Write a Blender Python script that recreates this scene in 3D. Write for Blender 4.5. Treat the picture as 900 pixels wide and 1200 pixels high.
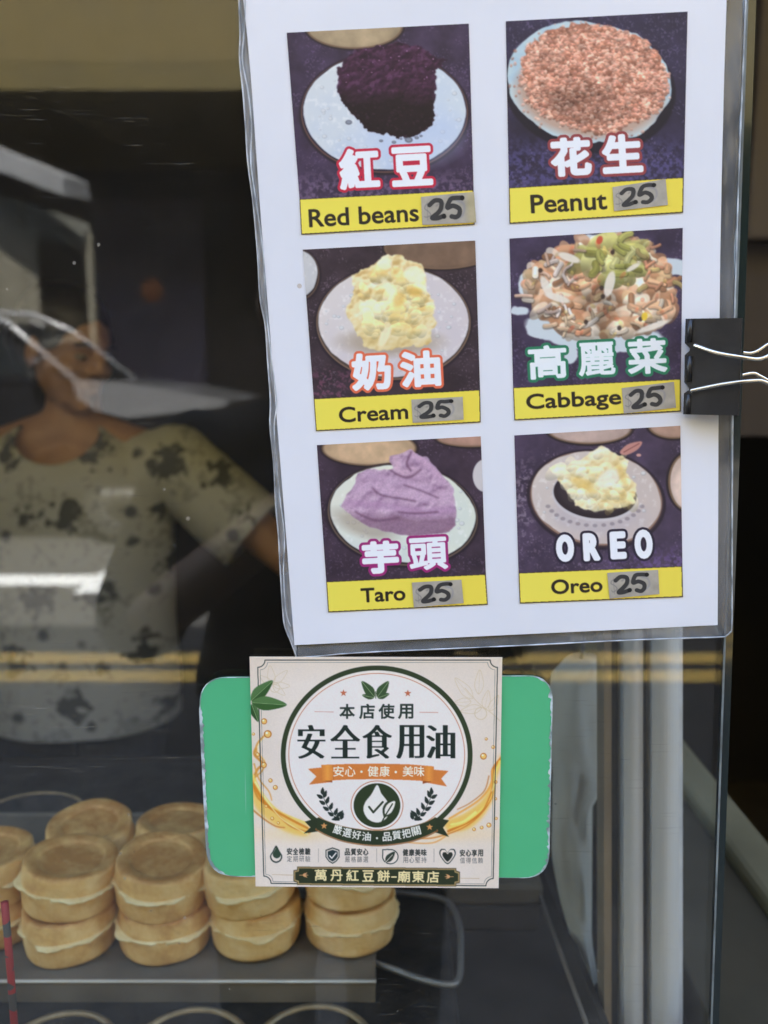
import bpy, bmesh, math, random
import numpy as np
from mathutils import Vector, Matrix

for _o in list(bpy.data.objects):
    bpy.data.objects.remove(_o, do_unlink=True)
SC = bpy.context.scene
COL = SC.collection
R = math.radians

# ------------------------------------------------------------------ camera, sky, sun, exposure
CAM = Vector((0.0, -0.41, 1.42))
PITCH = R(9.1)
FPX = 1000.0                       # focal length in pixels of the 900 x 1200 photograph
cam_d = bpy.data.cameras.new("camera")
cam_d.sensor_fit = 'VERTICAL'
cam_d.sensor_height = 36.0
cam_d.sensor_width = 27.0
cam_d.lens = 30.0
cam_d.clip_start = 0.003
cam_d.clip_end = 800.0
cam_d.dof.use_dof = True
cam_d.dof.focus_distance = 0.42
cam_d.dof.aperture_fstop = 7.5
cam = bpy.data.objects.new("camera", cam_d)
cam.location = CAM
cam.rotation_euler = (R(90) - PITCH, 0, 0)
COL.objects.link(cam)
SC.camera = cam

SUN_EL, SUN_AZ = R(52), R(12)      # the sun stands behind the stall, so the window is in shade
W = bpy.data.worlds.new("World")
SC.world = W
W.use_nodes = True
nt = W.node_tree
sky = nt.nodes.new("ShaderNodeTexSky")
sky.sky_type = 'NISHITA'
sky.sun_disc = False
sky.sun_elevation = SUN_EL
sky.sun_rotation = SUN_AZ
sky.dust_density = 2.0
sky.ozone_density = 1.2
nt.links.new(sky.outputs[0], nt.nodes["Background"].inputs[0])
nt.nodes["Background"].inputs[1].default_value = 0.15
sl = bpy.data.lights.new("sun", 'SUN')
sl.energy = 4.6
sl.angle = R(0.5)
sl.color = (1.0, 0.965, 0.92)
sun = bpy.data.objects.new("sun", sl)
sun.rotation_euler = (R(90) - SUN_EL, 0, R(180) - SUN_AZ)
sd = Vector((math.sin(SUN_AZ) * math.cos(SUN_EL), math.cos(SUN_AZ) * math.cos(SUN_EL), math.sin(SUN_EL)))
sun.rotation_euler = sd.to_track_quat('Z', 'Y').to_euler()
sun.location = sd * 40
COL.objects.link(sun)
SC.view_settings.view_transform = 'Standard'
SC.view_settings.look = 'None'
SC.view_settings.gamma = 1.0
SC.view_settings.use_curve_mapping = False
SC.view_settings.exposure = 3.72
try:
    SC.cycles.use_denoising = True
    SC.cycles.max_bounces = 10
    SC.cycles.transparent_max_bounces = 24
    SC.cycles.caustics_reflective = False
    SC.cycles.caustics_refractive = False
    SC.cycles.sample_clamp_indirect = 4.0
except Exception:
    pass

# ------------------------------------------------------------------ geometry of the view
SP, CP = math.sin(PITCH), math.cos(PITCH)


def ray(u, v):
    x = (u - 450.0) / FPX
    yv = (600.0 - v) / FPX
    return x, CP + yv * SP, -SP + yv * CP


def at(u, v, Y):
    """point of the plane y = Y behind photograph position (u, v)"""
    x, y, z = ray(u, v)
    t = (Y - CAM.y) / y
    return Vector((x * t, Y, CAM.z + z * t))


def atz(u, v, Z):
    x, y, z = ray(u, v)
    t = (Z - CAM.z) / z
    return Vector((x * t, CAM.y + y * t, Z))


# ------------------------------------------------------------------ object helpers
def tag(o, label=None, cat=None, group=None, kind=None):
    if label: o["label"] = label
    if cat: o["category"] = cat
    if group: o["group"] = group
    if kind: o["kind"] = kind
    return o


def empty(name, loc=(0, 0, 0), rz=0.0):
    o = bpy.data.objects.new(name, None)
    o.location = loc
    o.rotation_euler = (0, 0, rz)
    o.empty_display_size = 0.05
    COL.objects.link(o)
    return o


def obj(name, me, m, parent=None, smooth=False):
    if isinstance(me, bmesh.types.BMesh):
        bm = me
        me = bpy.data.meshes.new(name)
        bm.normal_update()
        bm.to_mesh(me)
        bm.free()
    o = bpy.data.objects.new(name, me)
    COL.objects.link(o)
    if m is not None and not me.materials:
        me.materials.append(m)
    if parent is not None:
        o.parent = parent
    if smooth:
        me.polygons.foreach_set("use_smooth", [True] * len(me.polygons))
    return o


def copy_tree(o, parent=None):
    c = o.copy()
    COL.objects.link(c)
    if parent is not None:
        c.parent = parent
    for ch in list(o.children):
        copy_tree(ch, c)
    return c


def box(bm, lo, hi, bev=0.0, seg=2, mat=None):
    lo, hi = Vector(lo), Vector(hi)
    r = bmesh.ops.create_cube(bm, size=1.0)
    vs = r['verts']
    c, s = (lo + hi) / 2, hi - lo
    for v in vs:
        v.co = Vector((v.co.x * s.x, v.co.y * s.y, v.co.z * s.z)) + c
        if mat is not None:
            v.co = mat @ v.co
    if bev > 0:
        es = list({e for v in vs for e in v.link_edges})
        bmesh.ops.bevel(bm, geom=es, offset=bev, segments=seg, profile=0.5, affect='EDGES')
    return bm


def newbox(lo, hi, bev=0.0, seg=2, mat=None):
    return box(bmesh.new(), lo, hi, bev, seg, mat)


def prism(bm, pts, dvec):
    """closed solid: a polygon of 3D points swept by dvec"""
    dvec = Vector(dvec)
    a = [bm.verts.new(Vector(p)) for p in pts]
    b = [bm.verts.new(Vector(p) + dvec) for p in pts]
    n = len(pts)
    bm.faces.new(a)
    bm.faces.new(b[::-1])
    for i in range(n):
        j = (i + 1) % n
        bm.faces.new((a[i], b[i], b[j], a[j]))
    bmesh.ops.recalc_face_normals(bm, faces=bm.faces[:])
    return bm


def tube(bm, pts, r, n=10, closed=False, cap=True):
    pts = [Vector(p) for p in pts]
    rs = r if isinstance(r, (list, tuple)) else [r] * len(pts)
    rings = []
    m = len(pts)
    up = None
    for i, p in enumerate(pts):
        if closed:
            d = pts[(i + 1) % m] - pts[i - 1]
        else:
            d = pts[min(i + 1, m - 1)] - pts[max(i - 1, 0)]
        d.normalize()
        if up is None:
            up = Vector((0, 0, 1)) if abs(d.z) < 0.9 else Vector((1, 0, 0))
        s = d.cross(up).normalized()
        up = s.cross(d).normalized()
        rings.append([bm.verts.new(p + (s * math.cos(a) + up * math.sin(a)) * rs[i])
                      for a in (2 * math.pi * k / n for k in range(n))])
    for i in range(m if closed else m - 1):
        A, B = rings[i], rings[(i + 1) % m]
        for k in range(n):
            bm.faces.new((A[k], A[(k + 1) % n], B[(k + 1) % n], B[k]))
    if cap and not closed:
        bm.faces.new(rings[0][::-1])
        bm.faces.new(rings[-1])
    bmesh.ops.recalc_face_normals(bm, faces=bm.faces[:])
    return bm


def lathe(bm, prof, n=48, c=(0, 0, 0), fr=None):
    """revolve (r, z) pairs; fr(angle, index) may vary radius and height"""
    c = Vector(c)
    rings = []
    for i, (r, z) in enumerate(prof):
        if r < 1e-6:
            rings.append([bm.verts.new(c + Vector((0, 0, z)))])
            continue
        ring = []
        for k in range(n):
            a = 2 * math.pi * k / n
            dr, dz = fr(a, i) if fr else (0, 0)
            ring.append(bm.verts.new(c + Vector(((r + dr) * math.cos(a), (r + dr) * math.sin(a), z + dz))))
        rings.append(ring)
    for A, B in zip(rings, rings[1:]):
        if len(A) == 1 and len(B) == 1:
            continue
        for k in range(n):
            k2 = (k + 1) % n
            if len(A) == 1:
                bm.faces.new((A[0], B[k2], B[k]))
            elif len(B) == 1:
                bm.faces.new((A[k], A[k2], B[0]))
            else:
                bm.faces.new((A[k], A[k2], B[k2], B[k]))
    bmesh.ops.recalc_face_normals(bm, faces=bm.faces[:])
    return bm


def spline(pts, n=8, closed=False):
    P = [Vector(p) for p in pts]
    m = len(P)
    out = []
    for i in range(m if closed else m - 1):
        if closed:
            a, b, c, d = P[i - 1], P[i], P[(i + 1) % m], P[(i + 2) % m]
        else:
            a, b, c, d = P[max(i - 1, 0)], P[i], P[i + 1], P[min(i + 2, m - 1)]
        for k in range(n):
            t = k / n
            out.append(0.5 * ((2 * b) + (c - a) * t + (2 * a - 5 * b + 4 * c - d) * t * t + (3 * b - a - 3 * c + d) * t ** 3))
    if not closed:
        out.append(P[-1])
    return out


# ------------------------------------------------------------------ materials
def nodes_of(name):
    m = bpy.data.materials.new(name)
    m.use_nodes = True
    t = m.node_tree
    return m, t, t.nodes["Principled BSDF"], t.nodes["Material Output"]


def mat(name, col, rough=0.6, metal=0.0, var=0.15, scale=30.0, bump=0.0, bscale=None, col2=None, coat=0.0, detail=6.0,
        lo=0.35, hi=0.65, stretch=None, spec=None):
    m, t, p, out = nodes_of(name)
    tc = t.nodes.new("ShaderNodeTexCoord")
    src = tc.outputs["Object"]
    if stretch:
        mp = t.nodes.new("ShaderNodeMapping")
        mp.inputs["Scale"].default_value = stretch
        t.links.new(src, mp.inputs[0])
        src = mp.outputs[0]
    nz = t.nodes.new("ShaderNodeTexNoise")
    nz.inputs["Scale"].default_value = scale
    nz.inputs["Detail"].default_value = detail
    t.links.new(src, nz.inputs["Vector"])
    rp = t.nodes.new("ShaderNodeValToRGB")
    c2 = col2 or tuple(min(1, c * (1 + var)) for c in col)
    c1 = col if col2 else tuple(c * (1 - var) for c in col)
    rp.color_ramp.elements[0].position = lo
    rp.color_ramp.elements[1].position = hi
    rp.color_ramp.elements[0].color = (*c1, 1)
    rp.color_ramp.elements[1].color = (*c2, 1)
    t.links.new(nz.outputs["Fac"], rp.inputs[0])
    t.links.new(rp.outputs[0], p.inputs["Base Color"])
    mr = t.nodes.new("ShaderNodeMapRange")
    mr.inputs["To Min"].default_value = max(0.02, rough - 0.08)
    mr.inputs["To Max"].default_value = min(1, rough + 0.08)
    t.links.new(nz.outputs["Fac"], mr.inputs["Value"])
    t.links.new(mr.outputs[0], p.inputs["Roughness"])
    p.inputs["Metallic"].default_value = metal
    p.inputs["Coat Weight"].default_value = coat
    if spec is not None:
        p.inputs["Specular IOR Level"].default_value = spec
    if bump > 0:
        n2 = t.nodes.new("ShaderNodeTexNoise")
        n2.inputs["Scale"].default_value = bscale or scale * 3
        n2.inputs["Detail"].default_value = 5
        t.links.new(src, n2.inputs["Vector"])
        b = t.nodes.new("ShaderNodeBump")
        b.inputs["Strength"].default_value = min(1.0, bump)
        b.inputs["Distance"].default_value = 0.002
        t.links.new(n2.outputs["Fac"], b.inputs["Height"])
        t.links.new(b.outputs[0], p.inputs["Normal"])
    return m


def print_mat(name, rough=0.45, bump=0.0, spec=0.35):
    """printed artwork: the colour of the ink lies in the mesh's colour attribute"""
    m, t, p, out = nodes_of(name)
    a = t.nodes.new("ShaderNodeVertexColor")
    a.layer_name = "ink"
    t.links.new(a.outputs["Color"], p.inputs["Base Color"])
    p.inputs["Roughness"].default_value = rough
    p.inputs["Specular IOR Level"].default_value = spec
    if bump:
        tc = t.nodes.new("ShaderNodeTexCoord")
        n2 = t.nodes.new("ShaderNodeTexNoise")
        n2.inputs["Scale"].default_value = 14
        n2.inputs["Detail"].default_value = 2
        t.links.new(tc.outputs["Object"], n2.inputs["Vector"])
        b = t.nodes.new("ShaderNodeBump")
        b.inputs["Strength"].default_value = bump
        b.inputs["Distance"].default_value = 0.004
        t.links.new(n2.outputs["Fac"], b.inputs["Height"])
        t.links.new(b.outputs[0], p.inputs["Normal"])
    return m


def glass_mat(name, tint=(0.93, 0.96, 0.95), dirt=0.35, rough=0.0, haze=0.0, hazecol=(0.7, 0.7, 0.7), scratch=True, ior=1.5):
    """clear sheet: Fresnel reflection over a straight see-through, with dust and fine scratches"""
    m, t, p, out = nodes_of(name)
    t.nodes.remove(p)
    N = t.nodes.new
    L = t.links.new
    geo = N("ShaderNodeNewGeometry")
    ir = N("ShaderNodeMapRange")
    ir.inputs["To Min"].default_value = ior
    ir.inputs["To Max"].default_value = 1.0 / ior
    L(geo.outputs["Backfacing"], ir.inputs["Value"])
    fr = N("ShaderNodeFresnel")
    L(ir.outputs[0], fr.inputs["IOR"])
    tr = N("ShaderNodeBsdfTransparent")
    tr.inputs[0].default_value = (*tint, 1)
    gl = N("ShaderNodeBsdfGlossy")
    gl.inputs["Roughness"].default_value = rough
    mx = N("ShaderNodeMixShader")
    L(fr.outputs[0], mx.inputs[0])
    L(tr.outputs[0], mx.inputs[1])
    L(gl.outputs[0], mx.inputs[2])
    last = mx.outputs[0]
    tc = N("ShaderNodeTexCoord")
    df = N("ShaderNodeBsdfDiffuse")
    df.inputs[0].default_value = (*hazecol, 1)
    fac = None
    if scratch:
        # dust specks
        v = N("ShaderNodeTexVoronoi")
        v.inputs["Scale"].default_value = 85
        L(tc.outputs["Object"], v.inputs["Vector"])
        n1 = N("ShaderNodeTexNoise")
        n1.inputs["Scale"].default_value = 14
        L(tc.outputs["Object"], n1.inputs["Vector"])
        th = N("ShaderNodeMapRange")
        th.inputs["From Min"].default_value = 0.50
        th.inputs["From Max"].default_value = 0.72
        th.inputs["To Min"].default_value = 0.0
        th.inputs["To Max"].default_value = 0.13
        L(n1.outputs["Fac"], th.inputs["Value"])
        lt = N("ShaderNodeMath"); lt.operation = 'LESS_THAN'
        L(v.outputs["Distance"], lt.inputs[0])
        L(th.outputs[0], lt.inputs[1])
        # horizontal hairline scratches
        mp = N("ShaderNodeMapping")
        mp.inputs["Scale"].default_value = (40, 310, 900)
        mp.inputs["Rotation"].default_value = (0, R(2.0), 0)
        L(tc.outputs["Object"], mp.inputs[0])
        n2 = N("ShaderNodeTexNoise")
        n2.inputs["Scale"].default_value = 1.0
        n2.inputs["Detail"].default_value = 2
        L(mp.outputs[0], n2.inputs["Vector"])
        g2 = N("ShaderNodeMapRange")
        g2.inputs["From Min"].default_value = 0.650
        g2.inputs["From Max"].default_value = 0.77
        L(n2.outputs["Fac"], g2.inputs["Value"])
        ad = N("ShaderNodeMath"); ad.operation = 'MAXIMUM'
        L(lt.outputs[0], ad.inputs[0])
        cm = N("ShaderNodeTexNoise")
        cm.inputs["Scale"].default_value = 9
        L(tc.outputs["Object"], cm.inputs["Vector"])
        cr = N("ShaderNodeMapRange")
        cr.inputs["From Min"].default_value = 0.46
        cr.inputs["From Max"].default_value = 0.70
        L(cm.outputs["Fac"], cr.inputs["Value"])
        cx_ = N("ShaderNodeMath"); cx_.operation = 'MULTIPLY'
        L(g2.outputs[0], cx_.inputs[0]); L(cr.outputs[0], cx_.inputs[1])
        L(cx_.outputs[0], ad.inputs[1])
        ml = N("ShaderNodeMath"); ml.operation = 'MULTIPLY'
        ml.inputs[1].default_value = dirt
        L(ad.outputs[0], ml.inputs[0])
        fac = ml.outputs[0]
    if haze > 0:
        n3 = N("ShaderNodeTexNoise")
        n3.inputs["Scale"].default_value = 22
        n3.inputs["Detail"].default_value = 4
        L(tc.outputs["Object"], n3.inputs["Vector"])
        hz = N("ShaderNodeMapRange")
        hz.inputs["From Min"].default_value = 0.3
        hz.inputs["From Max"].default_value = 0.75
        hz.inputs["To Min"].default_value = haze * 0.45
        hz.inputs["To Max"].default_value = haze * 1.5
        L(n3.outputs["Fac"], hz.inputs["Value"])
        if fac is not None:
            mm = N("ShaderNodeMath"); mm.operation = 'MAXIMUM'
            L(fac, mm.inputs[0]); L(hz.outputs[0], mm.inputs[1])
            fac = mm.outputs[0]
        else:
            fac = hz.outputs[0]
    if fac is not None:
        m2 = N("ShaderNodeMixShader")
        L(fac, m2.inputs[0])
        L(last, m2.inputs[1])
        L(df.outputs[0], m2.inputs[2])
        last = m2.outputs[0]
    L(last, out.inputs[0])
    return m
# ------------------------------------------------------------------ 2D printing: numpy artwork laid on a fine mesh
def hash_noise(h, w, cell, rng):
    gh, gw = int(h / cell) + 4, int(w / cell) + 4
    g = rng.random((gh, gw))
    yy, xx = np.arange(h) / cell, np.arange(w) / cell
    y0, x0 = yy.astype(int), xx.astype(int)
    fy, fx = yy - y0, xx - x0
    fy, fx = (fy * fy * (3 - 2 * fy))[:, None], (fx * fx * (3 - 2 * fx))[None, :]
    a = g[np.ix_(y0, x0)]; b = g[np.ix_(y0, x0 + 1)]
    c = g[np.ix_(y0 + 1, x0)]; d = g[np.ix_(y0 + 1, x0 + 1)]
    return (a * (1 - fx) + b * fx) * (1 - fy) + (c * (1 - fx) + d * fx) * fy


def blur(a, s):
    if s <= 0:
        return a
    k = int(3 * s + 1)
    x = np.arange(-k, k + 1)
    w = np.exp(-x * x / (2 * s * s))
    w /= w.sum()
    for ax in (0, 1):
        pad = [(0, 0)] * a.ndim
        pad[ax] = (k, k)
        p = np.pad(a, pad, mode='edge')
        r = np.zeros_like(a)
        n = a.shape[ax]
        for i, wi in enumerate(w):
            r += wi * (p[i:i + n] if ax == 0 else p[:, i:i + n])
        a = r
    return a


def dilate(m, r):
    """dilate a boolean mask by a disc of radius r"""
    h, w = m.shape
    Rr = int(math.floor(r))
    out = np.zeros_like(m)
    for dy in range(-Rr, Rr + 1):
        hw = int(math.sqrt(max(0, r * r - dy * dy)))
        cs = np.cumsum(np.pad(m.astype(np.int32), ((0, 0), (hw + 1, hw))), axis=1)
        row = (cs[:, 2 * hw + 1:] - cs[:, :-2 * hw - 1]) > 0
        row = row[:, :w]
        if dy >= 0:
            out[dy:] |= row[:h - dy]
        else:
            out[:dy] |= row[-dy:]
    return out


_tc = bpy.data.curves.new("glyph_source", 'FONT')
_tc.resolution_u = 5
_to = bpy.data.objects.new("glyph_source", _tc)
COL.objects.link(_to)
_glyphs = {}


def glyph(txt):
    if txt not in _glyphs:
        _tc.body = txt
        bpy.context.view_layer.update()
        ev = _to.evaluated_get(bpy.context.evaluated_depsgraph_get())
        me = ev.to_mesh()
        me.calc_loop_triangles()
        co = np.array([v.co[:2] for v in me.vertices])
        tri = np.array([t.vertices[:] for t in me.loop_triangles])
        ev.to_mesh_clear()
        co -= co.min(0)
        _glyphs[txt] = (co, tri)
    return _glyphs[txt]


def raster(txt, w, h, pad, ss):
    """boolean mask of the text filling a w x h box, padded, at ss samples per pixel"""
    co, tri = glyph(txt)
    mx = co.max(0)
    P = np.empty_like(co)
    P[:, 0] = co[:, 0] / mx[0] * w * ss + pad * ss
    P[:, 1] = (1 - co[:, 1] / mx[1]) * h * ss + pad * ss
    H, Wd = int((h + 2 * pad) * ss) + 2, int((w + 2 * pad) * ss) + 2
    m = np.zeros((H, Wd), bool)
    for t in tri:
        p = P[t]
        x0, y0 = np.floor(p.min(0)).astype(int)
        x1, y1 = np.ceil(p.max(0)).astype(int) + 1
        x0, y0 = max(x0, 0), max(y0, 0)
        x1, y1 = min(x1, Wd), min(y1, H)
        if x1 <= x0 or y1 <= y0:
            continue
        gx, gy = np.meshgrid(np.arange(x0, x1) + .5, np.arange(y0, y1) + .5)
        d = []
        for i in range(3):
            a, b = p[i], p[(i + 1) % 3]
            d.append((b[0] - a[0]) * (gy - a[1]) - (b[1] - a[1]) * (gx - a[0]))
        m[y0:y1, x0:x1] |= ((d[0] >= 0) & (d[1] >= 0) & (d[2] >= 0)) | ((d[0] <= 0) & (d[1] <= 0) & (d[2] <= 0))
    return m


class Art:
    """a sheet painted in the pixel coordinates of an enlarged view of the photograph"""
    def __init__(s, w, h, u0, v0, k, bg=(200, 200, 200), seed=1):
        s.w, s.h, s.u0, s.v0, s.k = w, h, u0, v0, k
        s.a = np.empty((h, w, 3), np.float32)
        s.a[:] = bg
        s.Y, s.X = np.mgrid[0:h, 0:w].astype(np.float32)
        s.rng = np.random.default_rng(seed)

    def fbm(s, cell, octv=4, gain=0.55):
        o, amp, tot = np.zeros((s.h, s.w)), 1.0, 0
        for i in range(octv):
            o += amp * hash_noise(s.h, s.w, max(1.2, cell), s.rng)
            tot += amp
            amp *= gain
            cell /= 2
        return o / tot

    def ell(s, cx, cy, rx, ry, rot=0, soft=2.0, warp=0, wcell=40):
        X, Y = s.X - cx, s.Y - cy
        if warp:
            X = X + (s.fbm(wcell, 3) - .5) * warp
            Y = Y + (s.fbm(wcell, 3) - .5) * warp
        c, n = math.cos(R(rot)), math.sin(R(rot))
        a, b = (X * c + Y * n) / rx, (-X * n + Y * c) / ry
        d = (1 - np.sqrt(a * a + b * b)) * min(rx, ry)
        return np.clip(d / soft + .5, 0, 1)

    def poly(s, pts, soft=1.0, warp=0, wcell=30, smooth=False):
        if smooth:
            pts = [p[:2] for p in spline([(a, b, 0) for a, b in pts], 6, True)]
        X, Y = s.X + 0.37, s.Y + 0.41
        if warp:
            X = X + (s.fbm(wcell, 3) - .5) * warp
            Y = Y + (s.fbm(wcell, 3) - .5) * warp
        ins = np.zeros((s.h, s.w), bool)
        n = len(pts)
        for i in range(n):
            x1, y1 = pts[i]
            x2, y2 = pts[(i + 1) % n]
            if y1 == y2:
                continue
            c = ((y1 > Y) != (y2 > Y))
            ins ^= c & (X < (x2 - x1) * (Y - y1) / (y2 - y1) + x1)
        return blur(ins.astype(np.float32), soft)

    def line(s, pts, wd, soft=1.2, smooth=False, n=8):
        if smooth:
            pts = [tuple(p[:2]) for p in spline([(a, b, 0) for a, b in pts], n)]
        wds = wd if isinstance(wd, (list, tuple)) else None
        m = np.zeros((s.h, s.w), np.float32)
        for i in range(len(pts) - 1):
            (x1, y1), (x2, y2) = pts[i], pts[i + 1]
            w1 = wd if wds is None else wds[0] + (wds[1] - wds[0]) * (i / max(1, len(pts) - 1))
            r = w1 / 2 + soft + 1
            xa, xb = int(max(0, min(x1, x2) - r)), int(min(s.w, max(x1, x2) + r + 1))
            ya, yb = int(max(0, min(y1, y2) - r)), int(min(s.h, max(y1, y2) + r + 1))
            if xa >= xb or ya >= yb:
                continue
            X, Y = s.X[ya:yb, xa:xb], s.Y[ya:yb, xa:xb]
            dx, dy = x2 - x1, y2 - y1
            t = np.clip(((X - x1) * dx + (Y - y1) * dy) / (dx * dx + dy * dy + 1e-6), 0, 1)
            d = np.hypot(X - x1 - t * dx, Y - y1 - t * dy)
            m[ya:yb, xa:xb] = np.maximum(m[ya:yb, xa:xb], np.clip((w1 / 2 - d) / soft + .5, 0, 1))
        return m

    def put(s, m, col, al=1.0):
        m = (m * al)[..., None]
        col = np.asarray(col, np.float32)
        s.a = s.a * (1 - m) + col * m

    def mul(s, m, f):
        s.a *= (1 + m * (f - 1))[..., None]

    def blobs(s, mask, n, size, pal, asp=(1, 1.6), al=.9, light=.35, order=True, ang=None):
        """scatter small shaded lumps inside a mask"""
        ys, xs = np.where(mask > .5)
        idx = s.rng.integers(0, len(ys), n)
        if order:
            idx = np.sort(idx)
        for q in idx:
            cx, cy = xs[q] + s.rng.random(), ys[q] + s.rng.random()
            r = s.rng.uniform(*size)
            k = s.rng.uniform(*asp)
            th = s.rng.uniform(0, math.pi) if ang is None else s.rng.normal(*ang)
            col = np.array(pal[s.rng.integers(len(pal))], np.float32) * s.rng.uniform(.88, 1.1)
            e = int(r * k + 3)
            x0, x1, y0, y1 = max(0, int(cx) - e), min(s.w, int(cx) + e), max(0, int(cy) - e), min(s.h, int(cy) + e)
            if x0 >= x1 or y0 >= y1:
                continue
            X, Y = s.X[y0:y1, x0:x1] - cx, s.Y[y0:y1, x0:x1] - cy
            c, sn = math.cos(th), math.sin(th)
            a, b = (X * c + Y * sn) / (r * k), (-X * sn + Y * c) / r
            d2 = a * a + b * b
            m = (np.clip((1 - np.sqrt(d2)) * r / 1.6 + .3, 0, 1) * al)[..., None]
            sh = np.clip(1 - light * (Y / (r + 1)) * .8, 1 - .8 * light, 1 + .45 * light)[..., None]
            s.a[y0:y1, x0:x1] = s.a[y0:y1, x0:x1] * (1 - m) + col * sh * m

    def stamp(s, m, ss, cx, cy, rot, col, al=1.0):
        """lay a supersampled mask on the sheet, centred and rotated"""
        H, Wd = m.shape
        mf = blur(m.astype(np.float32), ss * .45)
        e = int(math.hypot(H, Wd) / ss / 2) + 2
        x0, x1, y0, y1 = max(0, int(cx) - e), min(s.w, int(cx) + e), max(0, int(cy) - e), min(s.h, int(cy) + e)
        X, Y = s.X[y0:y1, x0:x1] + .5 - cx, s.Y[y0:y1, x0:x1] + .5 - cy
        c, n = math.cos(R(rot)), math.sin(R(rot))
        sx = (X * c + Y * n) * ss + Wd / 2 - .5
        sy = (-X * n + Y * c) * ss + H / 2 - .5
        ix, iy = np.floor(sx).astype(int), np.floor(sy).astype(int)
        ok = (ix >= 0) & (iy >= 0) & (ix < Wd - 1) & (iy < H - 1)
        ix, iy = np.clip(ix, 0, Wd - 2), np.clip(iy, 0, H - 2)
        fx, fy = np.clip(sx - ix, 0, 1), np.clip(sy - iy, 0, 1)
        v = ((mf[iy, ix] * (1 - fx) + mf[iy, ix + 1] * fx) * (1 - fy) +
             (mf[iy + 1, ix] * (1 - fx) + mf[iy + 1, ix + 1] * fx) * fy) * ok
        v = (v * al)[..., None]
        s.a[y0:y1, x0:x1] = s.a[y0:y1, x0:x1] * (1 - v) + np.asarray(col, np.float32) * v

    def text(s, txt, bx, col, rot=0, bold=0.0, ss=3, al=1.0):
        x0, y0, x1, y1 = bx
        w, h = x1 - x0 - 2 * bold, y1 - y0 - 2 * bold
        m = raster(txt, w, h, bold + 2, ss)
        if bold > 0:
            m = dilate(m, bold * ss)
        s.stamp(m, ss, (x0 + x1) / 2, (y0 + y1) / 2, rot, col, al)

    def song(s, txt, bx, col, ss=4, hx=2.6, vy=1.0):
        """upright strokes thick, level strokes thin"""
        x0, y0, x1, y1 = bx
        m = raster(txt, x1 - x0 - 2 * hx, y1 - y0, hx + 2, ss)
        e = int(vy * ss)
        er = m.copy()
        for d in range(1, e + 1):
            er[d:] &= m[:-d]
        k = int(hx * ss)
        o = er.copy()
        for d in range(1, k + 1):
            o[:, d:] |= er[:, :-d]
            o[:, :-d] |= er[:, d:]
        s.stamp(o, ss, (x0 + x1) / 2, (y0 + y1) / 2, 0, col)

    def title(s, txt, bx, edge, fill=(250, 250, 252), ow=9.0, bold=6.8, rot=-3, ss=2):
        x0, y0, x1, y1 = bx
        g = ow + bold
        m = raster(txt, x1 - x0 - 2 * g, y1 - y0 - 2 * g, g + 2, ss)
        mo = dilate(m, g * ss)
        mi = dilate(m, bold * ss)
        s.stamp(mo, ss, (x0 + x1) / 2, (y0 + y1) / 2, rot, edge)
        s.stamp(mi, ss, (x0 + x1) / 2, (y0 + y1) / 2, rot, fill)

    def px(s, x, y):
        return s.u0 + x / s.k, s.v0 + y / s.k


WHITE = np.array([0.74, 0.765, 0.81])


def ink(c, white=WHITE, top=0.80):
    c = np.asarray(c, np.float64) / 255.0
    l = np.where(c <= 0.04045, c / 12.92, ((c + 0.055) / 1.055) ** 2.4)
    return np.clip(l / white * top, 0.003, 0.93)


def lay(name, art, quad, Y, m, parent, step=1.7, white=WHITE, top=0.80, bow=None):
    """print part of the artwork: a fine grid on the plane y = Y over the quad (tl, tr, br, bl)"""
    q = [np.array(p, float) for p in quad]
    nx = max(2, int(max(np.linalg.norm(q[1] - q[0]), np.linalg.norm(q[2] - q[3])) / step))
    ny = max(2, int(max(np.linalg.norm(q[3] - q[0]), np.linalg.norm(q[2] - q[1])) / step))
    t, s_ = np.mgrid[0:ny + 1, 0:nx + 1]
    s_, t = (s_ / nx)[..., None], (t / ny)[..., None]
    P = (q[0] * (1 - s_) + q[1] * s_) * (1 - t) + (q[3] * (1 - s_) + q[2] * s_) * t
    X, Yp = P[..., 0], P[..., 1]
    xi = np.clip(X, 0, art.w - 1.001); yi = np.clip(Yp, 0, art.h - 1.001)
    ix, iy = xi.astype(int), yi.astype(int)
    ix, iy = np.minimum(ix, art.w - 2), np.minimum(iy, art.h - 2)
    fx, fy = (xi - ix)[..., None], (yi - iy)[..., None]
    A = art.a
    c = (A[iy, ix] * (1 - fx) + A[iy, ix + 1] * fx) * (1 - fy) + (A[iy + 1, ix] * (1 - fx) + A[iy + 1, ix + 1] * fx) * fy
    c = ink(np.clip(c, 0, 255), white, top)
    u = art.u0 + X / art.k
    v = art.v0 + Yp / art.k
    x = (u - 450) / FPX
    yv = (600 - v) / FPX
    dy, dz = CP + yv * SP, -SP + yv * CP
    tt = (Y - CAM.y) / dy
    co = np.stack([x * tt, np.full_like(x, Y), CAM.z + dz * tt], -1)
    if bow is not None:
        co[..., 1] += bow(s_[..., 0], t[..., 0])
    return grid_obj(name, co, m, parent, c)


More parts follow.
